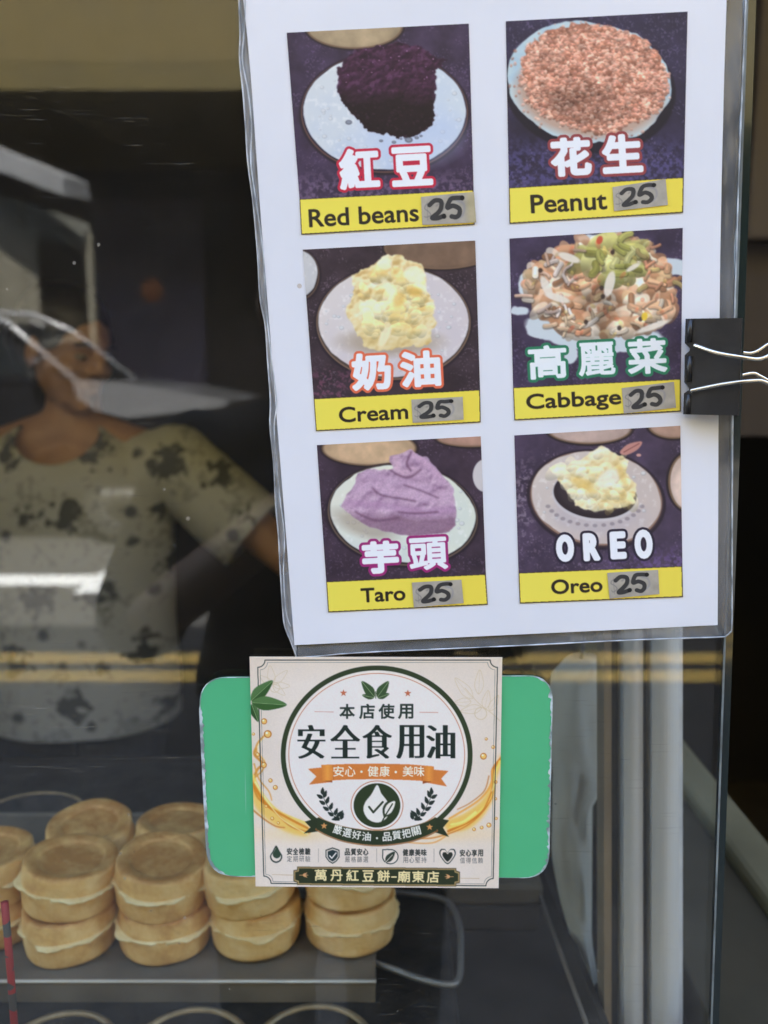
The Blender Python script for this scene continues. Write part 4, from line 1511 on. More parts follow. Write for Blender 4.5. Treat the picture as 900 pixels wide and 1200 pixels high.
def green_mat():
    m, t, p, out = nodes_of("green_sign_board")
    N, L = t.nodes.new, t.links.new
    tc = N("ShaderNodeTexCoord")
    n = N("ShaderNodeTexNoise"); n.inputs["Scale"].default_value = 30; n.inputs["Detail"].default_value = 4
    L(tc.outputs["Object"], n.inputs["Vector"])
    r = N("ShaderNodeValToRGB")
    r.color_ramp.elements[0].color = (.082, .47, .205, 1)
    r.color_ramp.elements[1].color = (.10, .52, .235, 1)
    L(n.outputs["Fac"], r.inputs[0])
    mp = N("ShaderNodeMapping"); mp.inputs["Rotation"].default_value = (0, R(12), 0); mp.inputs["Scale"].default_value = (420, 1, 9)
    L(tc.outputs["Object"], mp.inputs[0])
    s = N("ShaderNodeTexNoise"); s.inputs["Scale"].default_value = 1; s.inputs["Detail"].default_value = 1
    L(mp.outputs[0], s.inputs["Vector"])
    g = N("ShaderNodeMapRange"); g.inputs["From Min"].default_value = .70; g.inputs["From Max"].default_value = .76
    g.inputs["To Max"].default_value = .7
    L(s.outputs["Fac"], g.inputs["Value"])
    mx = N("ShaderNodeMix"); mx.data_type = 'RGBA'
    L(g.outputs[0], mx.inputs[0]); L(r.outputs[0], mx.inputs[6]); mx.inputs[7].default_value = (.42, .62, .52, 1)
    L(mx.outputs[2], p.inputs["Base Color"])
    p.inputs["Roughness"].default_value = .42
    return m


M_GREEN = green_mat()
M_CHIP = mat("chipped_white_edge", (.62, .70, .72), .6, var=.25, scale=120, lo=.4, hi=.55, col2=(.22, .27, .26))


def cord_mat():
    m, t, p, out = nodes_of("red_white_cord")
    N, L = t.nodes.new, t.links.new
    tc = N("ShaderNodeTexCoord")
    w = N("ShaderNodeTexNoise"); w.inputs["Scale"].default_value = 1; w.inputs["Detail"].default_value = 2
    mp = N("ShaderNodeMapping"); mp.inputs["Scale"].default_value = (20, 20, 75)
    L(tc.outputs["Object"], mp.inputs[0]); L(mp.outputs[0], w.inputs["Vector"])
    r = N("ShaderNodeValToRGB"); r.color_ramp.interpolation = 'CONSTANT'
    r.color_ramp.elements[0].color = (.07, .06, .05, 1)
    r.color_ramp.elements[1].position = .5; r.color_ramp.elements[1].color = (.36, .022, .018, 1)
    L(w.outputs["Fac"], r.inputs[0]); L(r.outputs[0], p.inputs["Base Color"])
    p.inputs["Roughness"].default_value = .6
    return m


M_CORD = cord_mat()
# ------------------------------------------------------------------ the street behind the photographer (seen mirrored in the glass)
def sheet(bm, x0, x1, y0, y1, z):
    v = [bm.verts.new(p) for p in ((x0, y0, z), (x1, y0, z), (x1, y1, z), (x0, y1, z))]
    bm.faces.new(v)
    return bm


g = obj("ground", sheet(bmesh.new(), -300, 300, -300, 300, -.154), M_ASPHALT)
tag(g, "grey ground far around the street", "ground", kind="structure")
rd = obj("road", sheet(bmesh.new(), -60, 60, -8.7, -1.7, 0), M_ASPHALT)
tag(rd, "dark asphalt road in front of the stall", "road", kind="structure")
pv = obj("pavement", newbox((-60, -1.7, -.2), (60, 6.0, .001), 0), M_PAVE)
tag(pv, "grey paving under the food stall", "pavement", kind="structure")
pv2 = obj("far_pavement", newbox((-60, -14, -.2), (60, -8.7, .12), 0), M_PAVE)
tag(pv2, "paving in front of the ochre building over the road", "pavement", kind="structure")


def mir(u, v, Z=None, Y=None):
    """street point whose mirror image in the window stands at photograph position (u, v)"""
    p = atz(u, v, Z) if Y is None else at(u, v, Y)
    return Vector((p.x, -p.y, p.z))


def stripe(name, v0, v1, x0, x1, m, label):
    y0, y1 = mir(450, v0, .004).y, mir(450, v1, .004).y
    o = obj(name, sheet(bmesh.new(), x0, x1, min(y0, y1), max(y0, y1), .004), m)
    tag(o, label, "road marking", kind="structure")


stripe("road_line", 765.5, 777.5, -40, 40, M_YELLOW, "farther stripe of the double yellow road line")
stripe("road_line", 786, 799, -40, 40, M_YELLOW, "nearer stripe of the double yellow road line")
stripe("road_line", 674, 686, -40, mir(106, 680, .004).x, M_WHITE_PAINT, "thin white line along the far side of the road")
stripe("road_line", 663, 695, mir(106, 680, .004).x, mir(196, 680, .004).x, M_WHITE_PAINT, "broad white block at the end of the thin white road line")

# building over the road: ochre upper storey on cream pillars, dark arcade
bd = empty("ochre_building", (0, -9.0, .12))
tag(bd, "ochre building with a dark arcade on cream pillars across the road", "building")
zb0 = mir(100, 106, Y=9.0).z
zb1 = mir(100, 72, Y=9.0).z
def part(name, lo, hi, m, bev=0.0):
    lo, hi = Vector(lo) - bd.location, Vector(hi) - bd.location
    return obj(name, newbox(lo, hi, bev), m, bd)
up = part("upper_wall", (-22, -12.5, zb1), (22, -9.0, 10.5), M_FACADE)
part("lower_band", (-22, -12.5, zb0), (22, -8.97, zb1 - .002), M_FACADE_SHADE)
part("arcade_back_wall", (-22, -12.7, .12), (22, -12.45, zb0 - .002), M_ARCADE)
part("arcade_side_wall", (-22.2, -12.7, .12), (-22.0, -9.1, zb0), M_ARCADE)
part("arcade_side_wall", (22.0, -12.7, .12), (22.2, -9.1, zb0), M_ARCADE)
for x in (-14, -9.8, -6.0, 2.2, 7.4, 13):
    w = .30
    part("pillar", (x - w, -9.6, .12), (x + w * .6, -9.02, zb0 - .004), M_CREAM, .01)
for x in (-12, -6.6, -1.0, 4.6, 10.4):
    f = part("window_frame", (x - .9, -9.03, 5.9), (x + .9, -8.96, 7.6), M_GREYSHEET, .01)
    part("window_pane", (x - .82, -8.97, 5.98), (x + .82, -8.95, 7.52), M_CARGLASS)
x0, x1 = mir(108, 300, Y=12.2).x, mir(235, 300, Y=12.2).x
part("violet_shutter", (x0, -12.45, .12), (x1, -12.3, 3.9), M_VIOLET)
# shop canopy
cn = empty("shop_canopy", tuple(mir(30, 205, Y=8.4)))
tag(cn, "grey sheet metal canopy sticking out of the arcade", "canopy")
pts = [mir(u, v, Y=y) for u, v, y in ((-60, 152, 8.4), (72, 206, 8.1), (75, 229, 8.1), (-60, 178, 8.4))]
bm = prism(bmesh.new(), [p - cn.location for p in pts], (0, -.75, .1))
obj("canopy_sheet", bm, M_GREYSHEET, cn)
pts = [mir(u, v, Y=9.3) for u, v in ((28, 236), (104, 262), (106, 292), (30, 280))]
obj("canopy_sign_board", prism(bmesh.new(), [p - cn.location for p in pts], (0, -.06, 0)), mat("grey_olive_board", (.075, .075, .062), .6), cn)
for u, w_, zt_ in ((12, .15, 3.25), (36, .07, 2.95), (105, .035, 2.9)):
    p = mir(u, 300, Y=8.9)
    obj("canopy_post", newbox(Vector((p.x - w_, p.y - .03, .12)) - cn.location, Vector((p.x + w_, p.y + .03, zt_)) - cn.location), M_CREAM, cn)
p = mir(178, 340, Y=11.5)
sg = empty("hanging_lantern", tuple(p))
tag(sg, "small round orange lantern in the dark arcade across the road", "lantern")
bm = lathe(bmesh.new(), [(0, .16), (.07, .155), (.13, .09), (.15, 0), (.13, -.09), (.07, -.155), (0, -.16)], 20)
obj("lantern_paper", bm, mat("orange_paper", (.38, .12, .04), .7), sg, True)
bm = tube(bmesh.new(), [(0, 0, .15), (0, 0, zb0 - p.z)], .008, 6)
obj("lantern_cord", bm, M_BLACKCLOTH, sg)

M_SILVER = mat("silver_and_sky_sheen", (.18, .18, .185), .3, metal=.3, var=.04, coat=.8)  # silver of the roof trim; on the bonnet it paints the sky reflection
# black car parked over the road, nose to the right in the mirror image
car = empty("parked_car", (-3.58, -7.6, 0))
car.scale = (1, 1, 1.1)
tag(car, "black off-road car parked across the road, bonnet coloured pale for sky sheen", "car")
def car_body(prof, half, m, name, parent, ins=.10, mid_z=.9):
    """side outline swept over the width, pulled in towards the roof"""
    bm = bmesh.new()
    rows = []
    for k, q in enumerate((-1, -.93, -.6, 0, .6, .93, 1)):
        e = 1 - .5 * max(0, abs(q) - .6) ** 2 * 1.2
        row = []
        for x, z in prof:
            t = max(0, (z - mid_z)) * ins
            row.append(bm.verts.new((x * (1 - .02 * (abs(q) > .9)), q * half * (1 - t), mid_z + (z - mid_z) * (e if abs(q) < 1 else .93))))
        rows.append(row)
    n = len(prof)
    for A, B in zip(rows, rows[1:]):
        for i in range(n):
            j = (i + 1) % n
            bm.faces.new((A[i], B[i], B[j], A[j]))
    bm.faces.new(rows[0]); bm.faces.new(rows[-1][::-1])
    bmesh.ops.recalc_face_normals(bm, faces=bm.faces[:])
    return obj(name, bm, m, parent, False)
body = [(-2.25, .42), (2.20, .40), (2.30, .62), (2.28, .95), (2.18, 1.10), (1.5, 1.19), (.95, 1.24), (.30, 1.24), (-2.2, 1.24), (-2.32, 1.0)]
bo = car_body(body, .93, M_CARPAINT, "body", car, .05)
cab = [(-2.18, 1.235), (.98, 1.235), (.42, 1.66), (.10, 1.80), (-1.2, 1.86), (-1.95, 1.80), (-2.12, 1.6)]
ca = car_body(cab, .86, M_CARPAINT, "cabin", car, .28, 1.2)
for s in (-1, 1):
    for q in ([(-.05, 1.29), (.72, 1.29), (.36, 1.60), (-.05, 1.70)], [(-1.05, 1.29), (-.13, 1.29), (-.13, 1.71), (-1.05, 1.74)], [(-2.0, 1.29), (-1.13, 1.29), (-1.13, 1.74), (-1.88, 1.72)]):
        pts = [(x, s * (.855 * (1 - (z - 1.2) * .28) - .01), z) for x, z in q]
        obj("side_window", prism(bmesh.new(), pts, (0, s * .022, 0)), M_CARGLASS, car)
    bm = tube(bmesh.new(), [(1.02, s * .86, 1.25), (.45, s * .76, 1.68), (.08, s * .72, 1.83), (-1.2, s * .70, 1.89), (-1.95, s * .71, 1.83)], .028, 8)
    obj("roof_trim", bm, M_SILVER, car, True)
    obj("headlight", newbox((2.16, s * .62 - .17, .80), (2.30, s * .62 + .17, .98), .03), M_LAMP, car)
    obj("tail_light", newbox((-2.35, s * .72 - .12, .85), (-2.22, s * .72 + .12, 1.10), .02), M_RED, car)
    mi = obj("wing_mirror", newbox((.72, s * 1.0 - .12, 1.26), (.84, s * 1.0 + .10, 1.42), .04), M_CARPAINT, car)
    obj("door_handle", newbox((-.55, s * .925 - .02, 1.08), (-.32, s * .925 + .02, 1.11), .01), M_CHROME, car)
    for x in (-1.42, 1.40):
        w = empty("wheel", (x, s * .80, .36)); w.parent = car
        Mr = Matrix.Rotation(R(90), 4, 'X')
        bm = lathe(bmesh.new(), [(.22, -.11), (.33, -.11), (.36, -.08), (.36, .08), (.33, .11), (.22, .11), (.22, -.11)], 32)
        bmesh.ops.transform(bm, matrix=Mr, verts=bm.verts[:])
        obj("tyre", bm, M_TYRE, w, True)
        bm = lathe(bmesh.new(), [(0, -.07), (.20, -.09), (.225, -.1), (.225, .1), (.20, .09), (0, .07)], 24)
        bmesh.ops.transform(bm, matrix=Mr, verts=bm.verts[:])
        obj("rim", bm, M_CHROME, w, True)
ws = [(.97, -.70, 1.265), (.97, .70, 1.265), (.44, .62, 1.66), (.44, -.62, 1.66)]
obj("windscreen", prism(bmesh.new(), ws, (.035, 0, .03)), M_CARGLASS, car)
obj("bonnet", prism(bmesh.new(), [(1.02, -.93, 1.262), (1.3, -.93, 1.245), (1.7, -.93, 1.205), (2.31, -.93, 1.10), (2.26, -.93, 1.06), (1.75, -.93, 1.00), (1.45, -.93, .975), (1.2, -.93, 1.03), (1.06, -.93, 1.12)], (0, 1.87, 0)), M_SILVER, car)  # sky sheen of the black bonnet put into its pale colour and curved outline
obj("grille", newbox((2.24, -.42, .66), (2.32, .42, .94), .02), M_CHROME, car)
obj("bumper", newbox((2.16, -.90, .42), (2.38, .90, .60), .05), M_CARPAINT, car)

# ------------------------------------------------------------------ the stall
bk = obj("street_building", newbox((-12, 2.55, 0), (12, 8, 9), 0), M_PAVE)
tag(bk, "plain grey house wall behind the food stall", "building")
st = empty("food_stall", (0, .9, 0))
tag(st, "dark food stall with a steel counter and roof behind the window", "stall")
def sp_(name, lo, hi, m, bev=0.0):
    return obj(name, newbox(Vector(lo) - st.location, Vector(hi) - st.location, bev), m, st)
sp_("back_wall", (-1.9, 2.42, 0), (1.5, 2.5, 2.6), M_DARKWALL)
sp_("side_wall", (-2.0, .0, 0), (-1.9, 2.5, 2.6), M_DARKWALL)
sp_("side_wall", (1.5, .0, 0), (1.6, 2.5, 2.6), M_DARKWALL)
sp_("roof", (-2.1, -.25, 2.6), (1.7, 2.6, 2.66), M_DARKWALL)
sp_("counter_front", (-1.6, .012, 0), (.50, .04, .935), M_STALL, .004)
sp_("counter_top", (-1.6, .0405, .90), (.34, .62, .9395), M_BOXDARK, .003)
sp_("counter_back", (-1.6, .58, 0), (.34, .62, .8995), M_BOXDARK)
# brown boards of the side seen past the end of the glass
a, b = at(868, 28, .75), at(935, 512, .75)
sp_("side_board", (a.x, .74, b.z), (1.49, .80, 2.4), M_BROWNWALL, .004)
a2 = at(880, 30, .70)
sp_("side_board_trim", (a2.x + .012, .70, b.z + .25), (1.4, .739, 2.3), mat("grey_brown_board", (.085, .07, .06), .6, scale=3, stretch=(8, 8, 1)), .006)

# glass pane with its polished edge
zt, zb = 1.86, .945
def edge_x(z):
    """right edge of the pane, leaning a little"""
    a, b = at(887, 0, 0), at(843, 1200, 0)
    return a.x + (b.x - a.x) * (z - a.z) / (b.z - a.z)
E_W = .0042
gp = empty("glass_window", (-.4, .0, zb))
tag(gp, "clear glass pane with fine scratches along the front of the stall", "glass window")
xl = -1.5
pts = [(xl, 0, zb), (edge_x(zb) - E_W, 0, zb), (edge_x(zt) - E_W, 0, zt), (xl, 0, zt)]
bm = prism(bmesh.new(), [Vector(p) - gp.location for p in pts], (0, .005, 0))
obj("pane", bm, M_WINDOWGLASS, gp)
pts = [(edge_x(zb) - E_W + .0002, .0002, zb), (edge_x(zb), .0006, zb), (edge_x(zt), .0006, zt), (edge_x(zt) - E_W + .0002, .0002, zt)]
bm = prism(bmesh.new(), [Vector(p) - gp.location for p in pts], (0, .0046, 0))
obj("polished_edge", bm, M_EDGE, gp)
# pale arris line where the edge is ground
pts = [(edge_x(zb) - E_W - .0006, -.0004, zb), (edge_x(zb) - E_W + .0003, -.0004, zb), (edge_x(zt) - E_W + .0003, -.0004, zt), (edge_x(zt) - E_W - .0006, -.0004, zt)]
bm = prism(bmesh.new(), [Vector(p) - gp.location for p in pts], (0, .0004, 0))
obj("ground_edge_line", bm, mat("ground_glass", (.17, .19, .185), .5, var=.4, scale=60), gp)

# griddle with rings
gd = empty("griddle", (-.2, .3, .94))
tag(gd, "black cast iron griddle plate with round bronze moulds under the tray", "griddle")
bm = bmesh.new()
obj("iron_plate", newbox(Vector((-1.2, .05, .94)) - gd.location, Vector((.055, .56, .960)) - gd.location, .004), M_GRIDDLE, gd)
c0 = None
for u, v in ((-52, 1187), (90, 1184), (236, 1180), (373, 1176)):
    p = atz(u, v, .963)
    c = Vector((p.x, p.y - .044, .9605)) - gd.location
    bm = lathe(bmesh.new(), [(.0395, 0.0), (.0395, .0035), (.0415, .0045), (.0435, .0035), (.0440, 0.0)], 56, c)
    r = obj("mould", bm, M_RING, gd, True)
    bm = lathe(bmesh.new(), [(0, .0006), (.030, .0006), (.0393, .0016)], 40, c)
    obj("mould_floor", bm, M_GRIDDLE, r, True)
pr = atz(20, 978, .985)
pn = empty("round_pan", (pr.x, pr.y + .02, .9602))
tag(pn, "black round pan standing behind the pancake stacks at the left", "pan")
bm = lathe(bmesh.new(), [(0, 0), (.050, 0), (.055, .028), (.0575, .028), (.053, -.0), (0, .002)][:4] + [(.0545, .0275), (.0505, .003), (0, .003)], 48)
obj("pan_body", bm, M_GRIDDLE, pn, True)
obj("pan_rim", tube(bmesh.new(), [(.056 * math.cos(q * .13090), .056 * math.sin(q * .13090), .0285) for q in range(48)], .0014, 8, closed=True), M_RING, pn, True)

# tray
TZ = .978
fl = [atz(u, v, TZ) for u, v in ((-70, 1159), (440, 1142))]
yf = (fl[0].y + fl[1].y) / 2
xr = fl[1].x
tr = empty("steel_tray", (-.25, yf + .12, .9605))
tag(tr, "worn grey steel tray carrying the pancake stacks", "tray")
bm = bmesh.new()
prof = [(0, .9610), (0, TZ + .0008), (.003, TZ + .0012), (.0035, TZ), (.24, TZ), (.243, TZ + .002), (.243, .9610)]
skew = (fl[1].y - fl[0].y) / (fl[1].x - fl[0].x)
pts = [Vector((xr, yf + y, z)) - tr.location for y, z in prof]
prism(bm, pts, (-.62, 0, 0))
obj("tray_body", bm, M_TRAY, tr)
bm = tube(bmesh.new(), [Vector((xr + .0005, yf - .0008, TZ + .0008)) - tr.location, Vector((xr - .62, yf - .0008, TZ + .0008)) - tr.location], .0013, 8)
obj("rolled_lip", bm, mat("bright_worn_steel", (.58, .52, .43), .45, metal=.5, var=.15, scale=30), tr, True)
hp = [atz(u, v, z) for u, v, z in ((452, 1128, .972), (462, 1136, .974), (492, 1147, .975), (526, 1154, .976), (538, 1146, .976), (540, 1118, .977),
                                   (538, 1082, .977), (526, 1058, .977), (505, 1050, .976), (470, 1046, .974), (448, 1044, .972))]
hp[0].x = hp[-1].x = xr - .001
bm = tube(bmesh.new(), spline([p - tr.location for p in hp], 6), .0025, 10)
obj("wire_handle", bm, M_WIRE, tr, True)


# pancakes
def make_cake():
    root = empty("filled_pancake")
    pr = [(0, .0003), (.0325, .0003), (.0338, .0007), (.0345, .0018), (.0348, .0034), (.0353, .0085), (.0358, .0140), (.0361, .0180), (.0363, .0205), (.0361, .0222), (.0357, .0250), (.0352, .0295),
          (.0349, .0326), (.0345, .0342), (.0337, .0352), (.0322, .0357), (.0300, .0356), (.0276, .0351), (.0256, .0346), (.0244, .0340), (.0236, .0331), (.0226, .0326), (.0205, .0324), (.010, .0322), (0, .0322)]
    rg = random.Random(4)
    ph = [rg.uniform(0, 6.28) for _ in range(6)]
    f = lambda a, i: (.0005 * math.sin(2 * a + ph[0]) + .0004 * math.sin(5 * a + ph[1] + i), .0004 * math.sin(3 * a + ph[2]) * (i > 8))
    bm = lathe(bmesh.new(), pr, 64, (0, 0, 0), f)
    crust = obj("crust", bm, M_CAKE, root, True)
    fr = [(.0356, .0184), (.0369, .0191), (.0377, .0199), (.0378, .0207), (.0371, .0214), (.0355, .0221)]
    rn = np.random.default_rng(8).normal(0, 1, 192)
    rn = np.convolve(np.concatenate([rn, rn[:6]]), np.ones(4) / 4, 'same')[:192]
    def f2(a, i):
        k = (0, .5, 1, 1, .5, 0)[i]
        w = .0010 * math.sin(3 * a + ph[3]) + .0007 * math.sin(7 * a + ph[4]) + .0010 * rn[int(a / 6.2832 * 192) % 192] + .0022 * max(0, math.sin(2 * a + ph[1])) ** 8
        return (w * k, (.0006 * math.sin(4 * a + ph[2]) + .0005 * rn[int(a / 6.2832 * 192 + 60) % 192] - .0016 * max(0, math.sin(2 * a + ph[1])) ** 8) * k)
    bm = lathe(bmesh.new(), fr, 192, (0, 0, 0), f2)
    obj("batter_frill", bm, M_FRILL, root, True)
    return root


GRP = "round pancakes stacked on the steel tray"
proto = make_cake()
CH = .0352
rg = random.Random(9)
stacks = []
for u, v in ((66, 1142), (179, 1140), (291, 1136), (408, 1132)):
    p = atz(u, v, TZ)
    stacks.append((p.x, p.y + .0375))
names = ["leftmost", "second", "third", "rightmost"]
detail = {
    (0, 0): "golden pancake at the bottom of the leftmost front stack, by the red cord",
    (0, 1): "golden pancake on top of the leftmost front stack, dished top fully in view",
    (1, 0): "pancake with a ragged pale frill, bottom of the second front stack from the left",
    (1, 1): "browner pancake on top of the second front stack from the left",
    (2, 0): "pancake at the bottom of the front stack beneath the green board's lower left corner",
    (2, 1): "pancake on top of the front stack, half hidden by the green board's lower left corner",
    (3, 0): "pancake at the bottom of the front stack nearest the wire handle",
    (3, 1): "pancake on top of the front stack nearest the wire handle, top hidden by sticker",
}
first = True
def put_cake(x, y, z, tiltx, tilty, rz, label, pale=False):
    global first
    o = proto if first else copy_tree(proto)
    first = False
    o.location = (x, y, z)
    o.rotation_euler = (tiltx, tilty, rz)
    if pale:
        for ch in o.children:
            if ch.name.startswith("crust"):
                ch.data = ch.data.copy()
                ch.data.materials.clear()
                ch.data.materials.append(M_CAKE_PALE)
    tag(o, label, "pancake", GRP)
for i, (x, y) in enumerate(stacks):
    for k in (0, 1):
        tl = -R(5.0) if k else -R(2.0)
        z = TZ + .0022 + k * (CH + .0004) + (.0012 if k else 0)
        put_cake(x + rg.uniform(-.0012, .0012) + (-.0012 if k else 0), y + rg.uniform(-.001, .001), z, 0, tl, rg.uniform(0, 6.28), detail[(i, k)], pale=(i >= 2))
yb = stacks[0][1] + .078
bx = [atz(105, 965, TZ + 2 * CH).x, atz(207, 966, TZ + 2 * CH).x]
yb = atz(105, 964, TZ + 2 * CH).y
for j, x in enumerate(bx):
    for k in (0, 1):
        put_cake(x, yb, TZ + .0012 + k * (CH + .001), 0, -R(6.0) * k, rg.uniform(0, 6.28),
                 ["pancake %s the back stack at the left, behind the leftmost front stack",
                  "pancake %s the back stack beside the green board's left edge"][j] % ("on top of" if k else "at the bottom of"))
p = atz(-14, 1000, TZ + CH * 2 - .004)
for k in (0, 1):
    put_cake(p.x, p.y, TZ + .0012 + k * (CH - .001), 0, 0, 1.0 + k, "pancake cut by the left picture edge, %s of its stack" % ("topmost" if k else "lowest"))

# red and grey cord hanging just behind the glass
p0, p1 = at(6, 1065, .03), at(17, 1215, .03)
d = (p1 - p0)
cd = obj("cord", tube(bmesh.new(), [p0 - d * .05, mid(p0, p1, .5) + Vector((.0005, 0, 0)), p1 + d * .6], .0022, 8), M_CORD, None, True)
tag(cd, "thin red and grey cord hanging behind the glass at the left", "cord")

# post of grooved aluminium
Y0 = .12
po = empty("aluminium_post", tuple(at(766, 1190, Y0)))
tag(po, "upright grey grooved aluminium post behind the right part of the glass", "post")
def xs(u, v):
    return at(u, v, Y0).x
def strip_part(name, u0, u1, yoff, depth, m, r=.0):
    a0, a1 = at(u0, 700, Y0 + yoff), at(u1, 700, Y0 + yoff)
    b0, b1 = at(u0, 1220, Y0 + yoff), at(u1, 1220, Y0 + yoff)
    def ext(a, b, z):
        t = (z - a.z) / (b.z - a.z)
        return a + (b - a) * t
    lo, hi = .942, 2.3
    n = 9
    bm = bmesh.new()
    pts_lo, pts_hi = [], []
    for z, L in ((lo, pts_lo), (hi, pts_hi)):
        A, B = ext(a0, b0, z), ext(a1, b1, z)
        for k in range(n):
            t = k / (n - 1)
            q = A + (B - A) * t
            L.append(q + Vector((0, -r * math.sin(math.pi * t), 0)))
        L.append(B + Vector((0, depth, 0)))
        L.append(A + Vector((0, depth, 0)))
    va = [bm.verts.new(p - po.location) for p in pts_lo]
    vb = [bm.verts.new(p - po.location) for p in pts_hi]
    m_ = len(va)
    bm.faces.new(va); bm.faces.new(vb[::-1])
    for i in range(m_):
        j = (i + 1) % m_
        bm.faces.new((va[i], vb[i], vb[j], va[j]))
    bmesh.ops.recalc_face_normals(bm, faces=bm.faces[:])
    return obj(name, bm, m, po)
strip_part("front_rib", 764, 796, 0, .03, M_POST, .004)
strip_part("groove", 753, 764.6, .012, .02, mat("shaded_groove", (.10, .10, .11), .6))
strip_part("side_rib", 731, 753.6, .004, .03, M_POST, .003)
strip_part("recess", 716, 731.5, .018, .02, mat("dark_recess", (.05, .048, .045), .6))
strip_part("tan_strip", 708, 716.6, .010, .02, M_TAN)
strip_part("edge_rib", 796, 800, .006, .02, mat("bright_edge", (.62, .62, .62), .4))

# crumpled plastic bags
bgp = [(648, 772), (672, 770), (709, 770), (709, 905), (703, 930), (694, 945), (693, 1100), (701, 1150), (697, 1188), (691, 1182), (672, 1110), (655, 1050), (646, 1000), (648, 900), (640, 850)]
Yb = .21
bg = empty("plastic_bag", tuple(at(680, 780, Yb)))
tag(bg, "pale crumpled plastic bag hanging beside the aluminium post", "plastic bag")
rgb = np.random.default_rng(5)
def crumple(poly_px, Y, thick, nz=26, nx=9, amp=.006):
    """closed hanging bag: two crumpled skins joined at the edge"""
    P = [at(u, v, Y) for u, v in poly_px]
    zt_, zb_ = max(p.z for p in P), min(p.z for p in P)
    bm = bmesh.new()
    rows = []
    for i in range(nz):
        z = zt_ - .0005 - (zt_ - zb_ - .001) * i / (nz - 1)
        xsn = []
        for k in range(len(P)):
            a, b = P[k], P[(k + 1) % len(P)]
            if (a.z > z) != (b.z > z):
                xsn.append(a.x + (b.x - a.x) * (z - a.z) / (b.z - a.z))
        x0_, x1_ = min(xsn), max(xsn)
        front, back = [], []
        for k in range(nx):
            t = k / (nx - 1)
            x = x0_ + (x1_ - x0_) * t
            w = math.sin(math.pi * t)
            o = amp * w * (math.sin(9 * t + i * .35) * .6 + math.sin(17 * t - i * .8) * .4)
            front.append(bm.verts.new(Vector((x, Y - thick * w - .0008 + o, z)) - bg.location))
            back.append(bm.verts.new(Vector((x, Y + thick * w + .0008 + o * .4, z)) - bg.location))
        rows.append((front, back))
    for (f0, b0), (f1, b1) in zip(rows, rows[1:]):
        for k in range(nx - 1):
            bm.faces.new((f0[k], f1[k], f1[k + 1], f0[k + 1]))
            bm.faces.new((b0[k], b0[k + 1], b1[k + 1], b1[k]))
        bm.faces.new((f0[0], b0[0], b1[0], f1[0]))
        bm.faces.new((f0[-1], f1[-1], b1[-1], b0[-1]))
    for r0 in (rows[0], rows[-1]):
        for k in range(nx - 1):
            bm.faces.new((r0[0][k], r0[0][k + 1], r0[1][k + 1], r0[1][k]))
    bmesh.ops.recalc_face_normals(bm, faces=bm.faces[:])
    return bm
obj("bag_film", crumple(bgp, Yb, .012, amp=.006), M_BAG, bg, True)
hk = at(680, 768, Yb) - bg.location
bm = tube(bmesh.new(), spline([hk + Vector((0, 0, -.004)), hk + Vector((.001, -.004, .03)), hk + Vector((0, 0, .25)), hk + Vector((0, .3, .9))], 6), .0016, 8)
obj("bag_string", bm, M_WIRE, bg, True)

# brown tin box and slanting rail at lower right
a = atz(552, 1036, .986); b = atz(634, 1036, .986)
bxx = empty("tin_box", ((a.x + b.x) / 2, a.y + .05, .9398))
tag(bxx, "dark brown tin box on the counter right of the wire handle", "box")
L_ = lambda p: Vector(p) - bxx.location
obj("box_body", newbox(L_((a.x - .02, a.y, .9398)), L_((b.x, a.y + .14, .966)), .004), M_BOXDARK, bxx)
obj("box_lid", newbox(L_((a.x - .022, a.y - .002, .9663)), L_((b.x + .002, a.y + .142, .986)), .004), M_BOX, bxx)
r0, r1 = at(636, 1030, .30), at(706, 1215, .10)
rl = empty("slanting_rail", tuple(mid(r0, r1)))
tag(rl, "dark slanting steel rail leaning left of the plastic bag", "rail")
dv = (r1 - r0)
bm = tube(bmesh.new(), [r0 - rl.location - dv * .15, r1 - rl.location + dv * .1], .008, 4)
obj("rail_bar", bm, M_BOXDARK, rl)
bm = tube(bmesh.new(), [r0 - rl.location - dv * .15 + Vector((-.009, -.004, .004)), r1 - rl.location + dv * .1 + Vector((-.009, -.004, .004))], .0018, 8)
obj("rail_edge", bm, M_TRAY, rl, True)

# low side board running away at the right
zt2 = 1.0
n0, n1 = atz(900, 984, zt2), atz(806, 873, zt2)
sb = empty("side_shelf", (n0.x, n1.y, 0))
tag(sb, "olive grey side shelf sloping away at the lower right", "shelf")
x0s = n0.x
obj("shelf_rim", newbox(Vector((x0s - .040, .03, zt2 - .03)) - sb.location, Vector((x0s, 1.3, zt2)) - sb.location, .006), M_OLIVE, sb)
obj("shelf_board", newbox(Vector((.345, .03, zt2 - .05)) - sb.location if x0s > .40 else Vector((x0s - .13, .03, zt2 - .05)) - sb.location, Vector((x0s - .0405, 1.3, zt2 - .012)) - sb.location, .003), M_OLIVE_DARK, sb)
obj("shelf_side", newbox(Vector((x0s - .02, .04, .05)) - sb.location, Vector((x0s - .004, 1.28, zt2 - .0305)) - sb.location, .003), M_OLIVE_DARK, sb)

